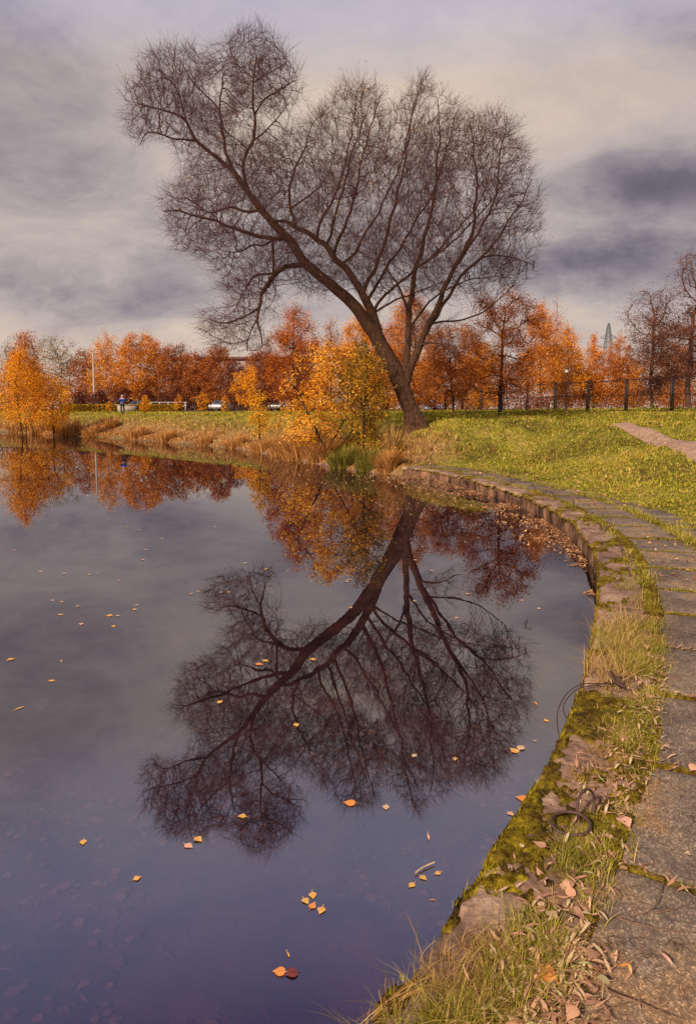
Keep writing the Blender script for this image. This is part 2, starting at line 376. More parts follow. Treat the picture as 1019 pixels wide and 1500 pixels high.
# ------------------------------------------------------------------ paving slabs (one path)
def slab(s_a, s_b, d0, d1, seed, z0, tilt):
    n = max(6, int((s_b-s_a)/(.03 if s_a < s0+7 else .09))); k = max(6, int((d1-d0)/(.03 if s_a < s0+7 else .09)))
    u = np.linspace(0, 1, n); v = np.linspace(0, 1, k)
    u = np.r_[0, 0, .006, u[1:-1], .994, 1, 1]; v = np.r_[0, 0, .008, v[1:-1], .992, 1, 1]
    U, V = np.meshgrid(u, v, indexing='ij'); n, k = U.shape
    s = s_a+(s_b-s_a)*U; d = d0+(d1-d0)*V
    x, y = wpt(s, d)
    e = np.minimum(np.minimum(U, 1-U)*(s_b-s_a), np.minimum(V, 1-V)*(d1-d0))
    rg = (fbm(x*14, y*14, 0, 3, seed)-.5)
    x = x+(e < .012)*rg*.03; y = y+(e < .012)*rg*.03
    z = z0+tilt[0]*(U-.5)+tilt[1]*(V-.5)+(fbm(x*5, y*5, 0, 3, 40)-.5)*.012-np.exp(-(e/.02)**2)*(.006+.03*np.clip(rg+.1, 0, 1))
    z[0, :] = z[-1, :] = .16; z[:, 0] = z[:, -1] = .16
    a = (np.arange(n-1)[:, None]*k+np.arange(k-1)).ravel()
    return np.stack([x, y, z], -1).reshape(-1, 3), np.stack([a, a+k, a+k+1, a+1], 1)
mb = MB(); s = s0-.4; k = 0
sA = float(np.interp(2.05, WALL[:, 1], DW))
s = sA-3*.93+.12; JOINTS = []
while s < SE-.5:
    L = .93+random.uniform(-.05, .05)
    JOINTS.append(s)
    V_, q_ = slab(s+.030, s+L-.030, .52*float(fs(s+.4))+random.uniform(-.015, .02), 1.30+random.uniform(-.02, .02), 50+k, .272+random.uniform(-.006, .006), (random.uniform(-.012, .012), random.uniform(-.012, .012)))
    mb.add(V_, q_)
    if s > s0+5.5:
        V_, q_ = slab(s+.1, s+L+.06, 1.42, 2.15-.45*float(ss(s0+11, s0+17, s)), 150+k, .262+random.uniform(-.008, .006), (random.uniform(-.015, .015), random.uniform(-.01, .02)))
        mb.add(V_, q_)
    else:
        V_, q_ = slab(s+.1, s+L+.06, 1.34, 2.15, 150+k, .266, (0, 0)); mb.add(V_, q_)
    s += L; k += 1
m, nt, out = newmat('worn_paving')
n1 = noise(nt, 1.6, 5, .6); n2 = noise(nt, 22, 7, .75); g = N(nt, 'ShaderNodeNewGeometry')
c = ramp(nt, [(.3, (.12, .09, .07)), (.46, (.22, .165, .125)), (.56, (.31, .235, .165)), (.64, (.40, .25, .13)), (.78, (.42, .35, .26))], n1).outputs[0]
c = mix(nt, c, ramp(nt, [(.3, (.38, .36, .38)), (.62, (1.15, 1.08, 1.0))], n2).outputs[0], .8, 'MULTIPLY')
vo = N(nt, 'ShaderNodeTexVoronoi', i_Scale=150.0); nt.links.new(g.outputs['Position'], vo.inputs['Vector'])
bw = N(nt, 'ShaderNodeRGBToBW'); nt.links.new(vo.outputs['Color'], bw.inputs[0])
spk = ramp(nt, [(.5, (.45, .42, .42)), (.62, (.95, .95, .95)), (.82, (1.1, 1.1, 1.1)), (.93, (2.2, 2.0, 1.8))], bw.outputs[0]).outputs[0]
c = mix(nt, c, spk, .75, 'MULTIPLY')
wv2 = N(nt, 'ShaderNodeVectorMath', operation='MULTIPLY_ADD'); nt.links.new(noise(nt, 4, 4, .6, out=1), wv2.inputs[0]); wv2.inputs[1].default_value = (.5, .5, .5); nt.links.new(g.outputs['Position'], wv2.inputs[2])
vc = N(nt, 'ShaderNodeTexVoronoi', i_Scale=1.1, feature='DISTANCE_TO_EDGE'); nt.links.new(wv2.outputs[0], vc.inputs['Vector'])
crk = ramp(nt, [(.0, (.22, .2, .18)), (.008, (1, 1, 1))], vc.outputs['Distance']).outputs[0]; c = mix(nt, c, crk, .8, 'MULTIPLY')
n5 = noise(nt, 5, 3, .6); c = mix(nt, c, (.11, .075, .065), ramp(nt, [(.56, (0, 0, 0)), (.72, (.75, .75, .75))], n5).outputs[0])
princ(nt, out, c, .9, bump(nt, n2, .6, .01, bump(nt, vo.outputs[0], .55, .004)), spec=.2)
M_PAVE = m
po = mb.build('path', M_PAVE, smooth=True); tag(po, kind='structure')
# ------------------------------------------------------------------ moss on the kerb
m, nt, out = newmat('moss_green')
n1 = noise(nt, 9, 5, .7); n2 = noise(nt, 160, 4, .8)
c = ramp(nt, [(.32, (.07, .04, .02)), (.45, (.16, .10, .02)), (.58, (.30, .21, .02)), (.74, (.58, .42, .04))], n1).outputs[0]
c = mix(nt, c, ramp(nt, [(.35, (.25, .25, .2)), (.62, (1.2, 1.2, 1))], n2).outputs[0], .85, 'MULTIPLY')
c = mix(nt, c, ramp(nt, [(.38, (.35, .27, .2)), (.55, (1.1, 1.1, 1))], noise(nt, 34, 5, .7)).outputs[0], .9, 'MULTIPLY')
princ(nt, out, c, 1, bump(nt, n2, 1, .012), spec=.05)
M_MOSS = m
sv2 = np.concatenate([np.arange(s0+.6, s0+6, .011), np.arange(s0+6, SE-.2, .03)]); dv = np.arange(-.01, .60, .011)
SS2, D2 = np.meshgrid(sv2, dv, indexing='ij')
mx_, my_ = wpt(SS2, D2*fs(SS2))
mn = fbm(mx_*3.2, my_*3.2, 0, 3, 61); mn2 = fbm(mx_*22, my_*22, 0, 3, 62)-.5; mn3 = fbm(mx_*80, my_*80, 0, 2, 63)-.5
lim = np.where(D2 > .40, .40, .495)-.05*np.exp(-((SS2-s0-4.2)/1.0)**2)-.06*np.exp(-((SS2-s0-2.0)/.35)**2)+.05*ss(s0+6, s0+8, SS2)+.05*np.exp(-((SS2-s0-3.0)/.3)**2)
cov = np.clip((mn-lim)*8+mn2*2.2+mn3*1.0, -1, 1)
cov = np.where(D2 > .54, cov*np.clip((.60-D2)/.06, 0, 1)-.5*(D2 > .58), cov)
mz = ZP-.02+cov*.032+(mn2*.03+mn3*.014)*np.clip(cov+.4, 0, 1)-.03*np.exp(-(D2/.02)**2)
a = (np.arange(len(sv2)-1)[:, None]*len(dv)+np.arange(len(dv)-1)).ravel(); nd = len(dv)
mo = mk('moss', np.stack([mx_, my_, mz], -1), np.stack([a, a+1, a+1+nd, a+nd], 1), mat=M_MOSS, smooth=True)
tag(mo, kind='stuff')
def mosscover(x, y): return fbm(np.asarray(x)*3.2, np.asarray(y)*3.2, 0, 3, 61)
# ------------------------------------------------------------------ grass
GREEN = leafmat('grass_green', [(.0, (.09, .06, .015)), (.3, (.20, .18, .022)), (.55, (.38, .32, .04)), (.78, (.56, .42, .09)), (1, (.60, .36, .16))], .3, .35, 2.2)
MEADOW = leafmat('meadow_blades', [(.0, (.18, .07, .03)), (.18, (.15, .10, .02)), (.36, (.20, .21, .018)), (.54, (.38, .36, .03)), (.74, (.56, .41, .065)), (1, (.48, .22, .08))], .3, .7, .42)
STRAW = leafmat('straw', [(.0, (.16, .07, .025)), (.4, (.42, .22, .07)), (.75, (.62, .38, .13)), (1, (.7, .5, .22))], .3, .3, 1.0)
def scatter_meadow(n, r0, r1, x0, x1):
    # density falls with distance squared, blades get coarser
    r_ = r0*(r1/r0)**rng.random(n); th = rng.uniform(x0, x1, n)
    x = r_*np.tan(th); y = r_
    return x, y
x, y = scatter_meadow(300000, 7, 75, R(-33), R(32))
d, w, _ = shore_d(x, y)
thr = np.where(w > .5, 1.34, .35)
nn = fbm(x*1.3, y*1.3, 0, 3, 77)
keep = (d > thr) & ((d > 2.2) | (nn > .42) | (w < .5))
# keep the trodden track clear
TRK = np.array([(8.6, 7.5), (9.4, 11.5)])
TP = [(1100,690),(1019,661),(985,650),(950,637),(925,628),(905,621)]
def on_terrain(px, py, lo=4, hi=90):
    dr_ = ray(px, py); t = np.linspace(lo, hi, 3000); t = t/dr_[1]
    xs = dr_[0]*t; ys = dr_[1]*t; zs = HC+dr_[2]*t
    hh = hz(xs, ys); k_ = np.argmax(zs < hh)
    return np.array([xs[k_], ys[k_], hh[k_]])
TRK = np.array([on_terrain(a_, b_)[:2] for a_, b_ in TP])
TRK = smooth(resample(TRK, .3), 6)
def dist_poly(x, y, Pl):
    b = np.full(len(x), 1e9)
    for p_ in Pl: b = np.minimum(b, (x-p_[0])**2+(y-p_[1])**2)
    return np.sqrt(b)
keep &= dist_poly(x, y, TRK) > .34
x, y, d, w = x[keep], y[keep], d[keep], w[keep]
z = hz(x, y); r_ = np.hypot(x, y)
dry = (1-w)*(1-ss(1.5, 4.8, d+2.4*(fbm(x*.7, y*.7, 0, 3, 5)-.5)))
isdry = rng.random(len(x)) < np.clip(dry*.95+.06, 0, 1)
hgt = (.03+.055*rng.random(len(x))+.30*np.clip(fbm(x*2.2, y*2.2, 0, 2, 88)-.52, 0, 1)+.07*(nn[keep]-.4))*(1+.15*ss(10, 40, r_))*(1+1.4*dry)*np.where(d < 2.6, .7, 1)
hgt = np.clip(hgt, .03, .6)
wid = .0016*r_*rng.uniform(.5, 1.2, len(x))+.002
B = np.stack([x, y, z-.01], 1)
for sel, nm, mt in ((~isdry, 'grass', MEADOW), (isdry, 'dry_grass', STRAW)):
    V_, q_, t_ = blades(B[sel], hgt[sel], wid[sel], rng.uniform(.2, 1.0, sel.sum()), 2)
    tag(mk(nm, V_, q_, t_, mt), kind='stuff')
# dense foreground strip between kerb and slabs
def strip(n, sa, sb, d_mu, d_sd, hlo, hhi, wlo, whi, mt, nm, lean=(.3, 1.4), thr=0.0, seed=81, sc=2.5, K=4):
    s = rng.uniform(sa, sb, n); dd = np.clip(rng.normal(d_mu, d_sd, n), .01, 3)*fs(s)
    x, y = wpt(s, dd); nz = fbm(x*sc, y*sc, 0, 3, seed); k = nz > thr+.25*rng.random(n)*0
    x, y, nz = x[k], y[k], nz[k]; n = len(x)
    B = np.stack([x, y, np.full(n, ZP-.012)], 1)
    rg = G(845, 1203, ZP); sh_ = 1-.75*np.exp(-((x-rg[0])**2+(y-rg[1])**2)/.17**2)
    sc_ = sh_*rng.uniform(hlo, hhi, n)*(.5+1.1*np.clip((nz-thr)*5, 0, 1))
    V_, q_, t_ = blades(B, sc_, rng.uniform(wlo, whi, n), rng.uniform(*lean, n), K)
    return V_, q_, t_
def multi(name, mt, parts):
    mb = MB()
    for V_, q_, t_ in parts: mb.add(V_, q_, t_)
    return tag(mb.build(name, mt), kind='stuff')
a0, a1 = s0+.8, s0+7
multi('grass', GREEN, [
    strip(24000, s0+1.2, a1, .40, .075, .025, .075, .002, .004, GREEN, '', thr=.44),
    strip(1500, s0+1.75, s0+2.5, .27, .08, .05, .12, .0014, .0026, GREEN, '', (.3, 1.7), thr=.42, seed=90),
    strip(5000, a1, SE-.3, .45, .07, .03, .09, .004, .008, GREEN, '', thr=.46, K=3),
    strip(2500, s0+5, s0+8.5, .22, .12, .06, .2, .002, .004, GREEN, '', thr=.48, seed=95, K=3),
    strip(9000, s0+9, SE-.3, 1.36, .06, .03, .09, .006, .01, GREEN, '', thr=.4, K=2)])
multi('dry_grass', STRAW, [
    strip(16000, s0+1.0, s0+7.5, .36, .11, .02, .06, .0016, .0032, STRAW, '', (.5, 2.2), thr=.45, seed=82),
    strip(3600, s0+1.5, s0+2.8, .26, .10, .04, .12, .0014, .003, STRAW, '', (.5, 1.9), thr=.40, seed=91),
    strip(900, s0+5.2, s0+6.6, .20, .10, .10, .24, .003, .005, STRAW, '', (.4, 1.4), thr=.42, seed=92, K=3)])
# tussock of grass in the slab joints
# moss ridges pressed into the joints
mb = MB()
for js in JOINTS:
    fine = js < s0+8; sj = np.arange(-.035, .036, .006 if fine else .014); dj = np.arange(.45, 1.34, .012 if fine else .04)
    A_, B_ = np.meshgrid(sj, dj, indexing='ij'); x_, y_ = wpt(js+A_+.012*(fbm(B_*4, js, 0, 2, 3)-.5), B_)
    z_ = .243+.03*np.exp(-(A_/.022)**2)*(.3+1.3*fbm(x_*9, y_*9, 0, 3, 66))+.012*(fbm(x_*60, y_*60, 0, 2, 67)-.5)-.05*(np.abs(A_) > .03)
    na_, nb_ = A_.shape; a = (np.arange(na_-1)[:, None]*nb_+np.arange(nb_-1)).ravel()
    mb.add(np.stack([x_, y_, z_], -1), np.stack([a, a+nb_, a+nb_+1, a+1], 1))
tag(mb.build('moss', M_MOSS, smooth=True), kind='stuff')
parts = []
for js in JOINTS:
    n = 900 if js < s0+7 else 900
    dd = rng.uniform(.5, 1.32, n); s = js+rng.normal(0, .011, n); x, y = wpt(s, dd)
    nz = fbm(x*3.5, y*3.5, 0, 2, 33); k = nz > .40; x, y = x[k], y[k]; n = len(x)
    if n: parts.append(blades(np.stack([x, y, np.full(n, .255)], 1), rng.uniform(.015, .05, n), .0025 if js < s0+7 else .007, rng.uniform(.2, 1.4, n), 2))
n = 9000; s = rng.uniform(s0+3, s0+14, n); x, y = wpt(s, rng.normal(1.365, .035, n))
parts.append(blades(np.stack([x, y, np.full(n, .24)], 1), rng.uniform(.03, .09, n), rng.uniform(.003, .006, n), rng.uniform(.3, 1.2, n), 2))
multi('grass', GREEN, parts)
# moss fuzz
n = 26000; s = rng.uniform(s0+.9, s0+6, n); dd = rng.uniform(.0, .5, n); x, y = wpt(s, dd)
k = mosscover(x, y) > .55; x, y = x[k], y[k]; n = len(x)
MF = leafmat('moss_fuzz', [(.0, (.14, .09, .01)), (.5, (.38, .29, .015)), (1, (.62, .46, .04))], .2, .4, 6)
multi('moss', MF, [blades(np.stack([x, y, np.full(n, ZP-.01)], 1), rng.uniform(.012, .035, n), .003, rng.uniform(.2, 1.5, n), 2)])
# dirt track
tb = MB(); K = 9
wd = np.linspace(-.5, .5, K); tn = np.gradient(TRK, axis=0); tn /= np.linalg.norm(tn, axis=1, keepdims=True); tn = np.stack([tn[:, 1], -tn[:, 0]], 1)
wv = .72+.3*(fbm(np.arange(len(TRK))*.2, 0, 0, 2, 5)-.5)
TX = TRK[:, None, :]+tn[:, None, :]*(wd[None, :, None]*wv[:, None, None])
TZ = hz(TX[..., 0], TX[..., 1])+.03-.05*(np.abs(wd)*2)**4
a = (np.arange(len(TRK)-1)[:, None]*K+np.arange(K-1)).ravel()
DIRT = plain('trodden_earth', (.30, .18, .12), .95, 0, .35, 7)
tag(mk('footpath', np.concatenate([TX, TZ[..., None]], 2), np.stack([a, a+1, a+1+K, a+K], 1), mat=DIRT, smooth=True), kind='structure')

# ------------------------------------------------------------------ space colonisation
def colonize(nodes, parents, dirs, att, step, infl, kill, iters, trop=(0, 0, .0), keepdir=.35, wob=.25, seed=1):
    r = np.random.default_rng(seed)
    Pn = [np.array(nodes, float)]; par = list(parents); Dn = [np.array(dirs, float)]
    A = att.copy(); near = np.full(len(A), -1); nd = np.full(len(A), 1e9)
    def upd(Q, base):
        for c0 in range(0, len(A), 4000):
            sl = slice(c0, c0+4000)
            d2 = ((A[sl, None, :]-Q[None, :, :])**2).sum(2)
            j = d2.argmin(1); dm = d2[np.arange(len(j)), j]; m_ = dm < nd[sl]
            nd[sl] = np.where(m_, dm, nd[sl]); near[sl] = np.where(m_, j+base, near[sl])
    upd(Pn[0], 0); total = len(Pn[0]); allP = Pn[0]; allD = Dn[0]
    al = nd > kill*kill; A, near, nd = A[al], near[al], nd[al]
    trop = np.array(trop); kc = np.zeros(400000, int)
    for it in range(iters):
        stuck = kc[near] > 3
        if stuck.any(): A, near, nd = A[~stuck], near[~stuck], nd[~stuck]
        if len(A) == 0: break
        m_ = nd < infl*infl
        if not m_.any():
            infl *= 1.5
            if infl > 60: break
            continue
        v = A[m_]-allP[near[m_]]; v /= np.linalg.norm(v, axis=1, keepdims=True)+1e-9
        ids, inv = np.unique(near[m_], return_inverse=True); kc[ids] += 1
        acc = np.zeros((len(ids), 3)); np.add.at(acc, inv, v)
        acc /= np.linalg.norm(acc, axis=1, keepdims=True)+1e-9
        acc = acc+keepdir*allD[ids]+trop+r.normal(size=acc.shape)*wob
        acc /= np.linalg.norm(acc, axis=1, keepdims=True)+1e-9
        Q = allP[ids]+acc*step
        base = len(allP); par += list(ids); allP = np.vstack([allP, Q]); allD = np.vstack([allD, acc])
        upd(Q, base)
        al = nd > kill*kill; A, near, nd = A[al], near[al], nd[al]
        if len(A) == 0: break
    return allP, np.array(par), allD
def chains(par, n):
    """decompose into polylines, each starting at its attachment node"""
    ch = [[] for _ in range(n)]
    for i, p_ in enumerate(par):
        if p_ >= 0: ch[p_].append(i)
    size = np.ones(n)
    for i in range(n-1, -1, -1):
        if par[i] >= 0: size[par[i]] += size[i]
    out_ = []; stack = [i for i in range(n) if par[i] < 0]
    starts = [(None, i) for i in stack]
    while starts:
        p_, i = starts.pop(); line = [] if p_ is None else [p_]
        while True:
            line.append(i); cs = ch[i]
            if not cs: break
            cs = sorted(cs, key=lambda c_: -size[c_])
            for c_ in cs[1:]: starts.append((i, c_))
            i = cs[0]
        out_.append(line)
    return out_, size, ch
def tubelines(mb, P_, Rr, lines, sidef):
    from collections import defaultdict
    gp = defaultdict(list)
    for L in lines:
        if len(L) < 2: continue
        gp[(len(L), sidef(Rr[L[1]]))].append(L)
    for (n_, k_), Ls in gp.items():
        I = np.array(Ls); rr = Rr[I].copy(); rr[:, 0] = np.minimum(rr[:, 0], rr[:, 1]*1.15)
        mb.tubes(P_[I], rr, k_)
def twigs_from(P0, D0, n_each, L, r0, trop, r, spread=.8, K=4, curve=.25):
    M = len(P0)*n_each; B = np.repeat(P0, n_each, 0); D = np.repeat(D0, n_each, 0)
    D = D+r.normal(size=D.shape)*spread+np.array(trop); D /= np.linalg.norm(D, axis=1, keepdims=True)
    Ls = r.uniform(.45, 1, M)*L; pts = [B]; cur = B
    for k in range(K-1):
        D = D+r.normal(size=D.shape)*curve+np.array(trop)*.3; D /= np.linalg.norm(D, axis=1, keepdims=True)
        cur = cur+D*(Ls/(K-1))[:, None]; pts.append(cur)
    Pt = np.stack(pts, 1); Rd = np.linspace(1, .35, K)[None]*r0*r.uniform(.7, 1.2, (M, 1))
    return Pt, Rd

# ------------------------------------------------------------------ the leaning willow
def WY(py): return 26.4+2.4*(612-py)/572
LIMBS = [  # name-free list: parent limb index, depth drift at tip, [(px,py,width px)]
 (None, 0, [(613,645,32),(610,628,30),(607,616,28),(604,606,27),(598,590,26),(591,572,26),(585,555,28),(577,540,27),(567,523,24),(557,504,23),(550,488,23),(543,480,23),(533,466,20),(523,452,19),(508,437,18),(492,424,17),(480,413,17),(467,403,17),(455,393,16),(444,383,15),(436,370,14),(428,355,14),(411,339,13),(395,322,11.5),(380,304,10.5),(367,286,9),(354,268,8),(340,249,7),(322,234,6),(302,219,5.5),(287,206,5),(280,193,4.5),(274,178,4),(261,168,3.5),(248,164,3),(231,159,2.5),(213,155,2),(198,150,1.3)]),
 (0, 1.2, [(553,488,22),(547,468,18),(538,444,16),(525,421,14),(508,396,12.5),(492,380,11.5),(479,362,10.5),(464,350,9.5),(449,341,9),(434,333,8.5),(424,325,7),(414,322,6),(403,324,5)]),
 (0, -1.8, [(367,286,7),(360,270,6.5),(357,249,6),(359,229,6),(366,216,5.5),(373,204,5.5),(373,183,5),(372,165,4.2),(370,142,3.6),(371,117,3),(373,104,2.6),(376,88,2),(371,68,1.3)]),
 (0, 1.5, [(340,249,6),(332,225,5.5),(328,203,5.2),(325,183,4.5),(320,160,4),(325,142,3),(328,122,2.2),(330,104,1.5)]),
 (3, 1.2, [(320,160,3),(309,149,2.6),(294,134,2.3),(284,119,2),(271,101,1.6),(262,84,1.2)]),
 (0, -1.6, [(287,206,4),(269,205,3.6),(251,202,3),(231,194,2.4),(215,193,2),(205,213,1.2)]),
 (0, 1.4, [(274,178,3.2),(266,157,2.8),(265,142,2.5),(256,129,2.1),(248,117,1.8),(233,102,1.2)]),
 (2, -1.2, [(372,206,3.4),(384,198,3),(393,188,2.6),(402,176,2.2),(412,166,1.6),(424,150,1.2)]),
 (2, 1.6, [(373,166,3.2),(384,147,2.8),(401,137,2.4),(417,127,2),(435,117,1.3)]),
 (2, -1.2, [(371,122,2.8),(386,109,2.3),(404,103,1.9),(422,89,1.2)]),
 (2, 1.2, [(371,116,2.6),(358,104,2.2),(345,95,1.8),(338,81,1.4),(334,64,1.1)]),
 (0, -2.4, [(420,348,9),(400,350,8),(380,347,7.5),(365,341,7),(353,337,6.2),(330,330,5.4),(307,320,4.5),(287,317,3.6),(260,307,2.8),(240,310,1.6)]),
 (0, 1.8, [(384,308,6.5),(377,309,6),(360,312,5.5),(343,302,5),(327,307,4),(305,312,3),(290,300,2.4),(272,290,1.6)]),
 (0, -2.0, [(446,386,11),(436,388,9.5),(420,390,9),(403,399,8.6),(392,417,8),(383,433,7.2),(378,455,6),(377,470,4.6),(382,490,3.2),(384,508,1.8)]),
 (13, -1.4, [(378,452,4),(363,462,3.6),(343,472,3),(323,476,2.4),(308,468,1.5)]),
 (13, .8, [(377,467,3),(366,484,2.5),(362,505,1.5)]),
 (13, 1.6, [(400,401,4.5),(386,398,4),(373,404,3.4),(364,418,2.8),(356,435,2),(346,450,1.2)]),
 (11, -1.0, [(400,350,4.5),(390,360,4),(376,357,3.5),(360,364,3),(345,372,2.2),(330,368,1.4)]),
 (11, .8, [(400,351,5),(400,372,4.5),(402,390,4),(398,412,2.5),(404,430,1.4)]),
 (1, 1.6, [(434,334,6.5),(428,316,6),(422,301,5.5),(421,278,4.5),(428,255,3.8),(438,232,3),(450,208,2.2),(458,180,1.4)]),
 (19, -1.4, [(426,305,4),(436,297,3.4),(456,288,2.8),(470,272,2.2),(482,250,1.6),(492,220,1.2)]),
 (1, -1.4, [(464,350,6),(467,329,5.2),(482,304,4.6),(496,273,3.8),(505,240,3),(514,200,2.4),(520,165,1.8),(524,130,1.2)]),
 (1, 2.2, [(477,361,6),(489,324,5),(500,286,4.2),(508,255,3.4),(515,225,2.8),(530,190,2),(542,150,1.4)]),
 (1, -2.6, [(488,374,6.5),(498,345,5.6),(509,322,5),(520,286,4),(528,240,3),(540,190,2.2),(556,140,1.4)]),
 (1, 1.8, [(500,386,6),(516,376,5.2),(527,354,4.8),(540,332,4.2),(553,312,3.8),(574,271,3),(589,235,2.4),(598,190,1.8),(606,150,1.2)]),
 (1, -1.0, [(531,432,8.5),(540,410,7.5),(548,393,6.8),(557,370,6.2),(564,350,5.8),(579,296,4.6),(588,256,3.6),(596,215,2.8),(605,170,2),(616,125,1.3)]),
 (1, 2.6, [(538,444,7),(546,424,6),(559,403,5.4),(584,368,4.6),(610,322,3.8),(632,286,3),(648,245,2.4),(658,200,1.7),(668,168,1.2)]),
 (1, -2.4, [(545,460,7),(556,440,5.6),(579,418,5),(610,394,4.2),(640,373,3.6),(672,346,3),(706,310,2.4),(735,270,1.8),(758,235,1.2)]),
 (0, -.4, [(588,562,15),(592,540,13),(596,514,12),(598,468,10.5),(602,430,9.5),(609,391,8.5),(622,348,7),(632,302,5.4),(638,264,4.2),(641,225,3.2),(645,180,2.2),(641,145,1.3)]),
 (0, -1.6, [(592,566,16),(599,548,15),(608,518,13.5),(622,486,11.5),(640,450,10),(652,420,9),(665,394,8),(683,363,7),(694,326,5.6),(698,284,4.4),(698,251,3.4),(693,218,2.4),(688,180,1.4)]),
 (29, 2.4, [(617,497,8),(636,470,7),(655,436,6),(675,404,5.6),(703,376,5),(724,356,4),(744,326,3),(762,296,2.2),(778,262,1.3)]),
 (29, 1.6, [(670,388,5.4),(690,358,4.8),(705,334,4.2),(719,307,3.6),(728,277,3),(729,246,2.4),(735,205,1.8),(742,170,1.2)]),
 (30, -1.8, [(690,390,4),(706,376,3.6),(729,373,3),(752,377,2.4),(780,388,1.3)]),
 (29, -1.5, [(612,508,5),(625,500,4.2),(640,500,3.6),(655,506,2.8),(668,518,2),(680,522,1.3)]),
 (28, 1.9, [(609,391,5),(626,383,4.5),(645,366,4),(662,343,3.5),(680,324,3),(700,300,2.4),(716,262,1.8),(722,220,1.2)]),
 (28, 1.4, [(598,466,5),(592,436,4.4),(587,422,4),(578,407,3.2),(566,394,2.4),(560,374,1.6)]),
 (1, -1.4, [(546,458,5),(552,472,0)][:1]+[(560,450,4),(580,440,3.4),(604,430,2.8),(630,420,2.4),(660,408,1.8),(690,398,1.2)]),
 (30, 1.2, [(632,474,4.5),(650,470,3.8),(672,470,3.2),(700,462,2.6),(726,440,2),(750,420,1.3)]),
 (28, -1.8, [(597,480,5),(612,462,4.4),(630,440,3.8),(656,420,3),(686,410,2.4),(720,404,1.8),(750,408,1.2)]),
]
nodes = []; par = []; rad = []; dirs = []; limb_id = []; limb_lines = []
limb_pts = []
for li, (pi_, drift, pts) in enumerate(LIMBS):
    a = np.array(pts, float); n_ = len(a)
    L_ = np.r_[0, np.cumsum(np.hypot(*np.diff(a[:, :2], axis=0).T))]
    m_ = max(3, int(L_[-1]/6)); u = np.linspace(0, L_[-1], m_)
    px = np.interp(u, L_, a[:, 0]); py = np.interp(u, L_, a[:, 1]); w_ = np.interp(u, L_, a[:, 2])
    if li: # gentle wander
        px[1:-1] += rng.normal(0, 1.7, m_-2); py[1:-1] += rng.normal(0, 1.2, m_-2)
        px[1:-1] = .25*px[:-2]+.5*px[1:-1]+.25*px[2:]; py[1:-1] = .25*py[:-2]+.5*py[1:-1]+.25*py[2:]
    if pi_ is None: y0 = None; yy = WY(py)
    else:
        pl = limb_pts[pi_]; j = np.argmin((pl[:, 0]-px[0])**2+(pl[:, 1]-py[0])**2)
        y0 = pl[j, 2]; t_ = u/L_[-1]
        yy = y0+(WY(py)-WY(py[0]))*.6+drift*t_**.8
    limb_pts.append(np.stack([px, py, yy], 1))
    P3 = np.array([at(px[k], py[k], yy[k]) for k in range(m_)]); rr = w_*(.9 if li == 0 else .78)/2/F*yy
    base = len(nodes); st_ = []
    if pi_ is not None:
        pr = limb_lines[pi_]; j = pr[np.argmin([np.linalg.norm(nodes[q_]-P3[0]) for q_ in pr])]
        rr[0] = min(rr[0], rad[j]*.95)
    for k in range(m_):
        nodes.append(P3[k]); rad.append(rr[k]); par.append(j if (k == 0 and pi_ is not None) else (base+k-1 if k else -1))
        d_ = P3[k]-P3[k-1] if k else P3[1]-P3[0]; dirs.append(d_/np.linalg.norm(d_))
    limb_lines.append(list(range(base, base+m_)))
nodes = np.array(nodes); rad = np.array(rad); nL = len(nodes)
SIL = [(186,150),(184,118),(200,96),(212,74),(240,68),(262,72),(284,66),(302,82),(318,70),(334,46),(362,36),(388,40),(408,60),(430,72),(440,100),(434,124),(438,145),(424,170),(430,188),(452,180),(470,150),(490,128),(524,116),(552,124),(568,148),(570,170),(584,148),(600,120),(618,108),(632,118),(644,142),(662,142),(680,166),(700,166),(720,162),(738,156),(752,178),(766,196),(774,232),(786,262),(796,300),(790,330),(792,366),(784,400),(760,424),(730,424),(700,432),(672,452),(664,480),(690,520),(672,530),(640,512),(614,520),(596,470),(576,440),(556,470),(540,440),(500,440),(470,452),(450,436),(425,430),(408,452),(412,480),(404,520),(384,526),(362,520),(340,522),(316,510),(296,490),(290,470),(300,452),(324,444),(318,420),(312,394),(290,388),(262,372),(248,346),(232,318),(232,290),(246,272),(262,262),(272,240),(262,222),(240,208),(216,206),(206,226),(196,222),(184,180)]
SP = np.array(SIL, float)
def inpoly(x, y, Pl):
    ins = np.zeros(len(x), bool); j = len(Pl)-1
    for i in range(len(Pl)):
        xi, yi = Pl[i]; xj, yj = Pl[j]
        if yj != yi: ins ^= ((yi > y) != (yj > y)) & (x < (xj-xi)*(y-yi)/(yj-yi)+xi)
        j = i
    return ins
na = 60000; ax_ = rng.uniform(180, 800, na); ay_ = rng.uniform(34, 530, na)
k = inpoly(ax_, ay_, SP); ax_, ay_ = ax_[k], ay_[k]
ed = dist_poly(ax_, ay_, resample(np.vstack([SP, SP[:1]]), 6))
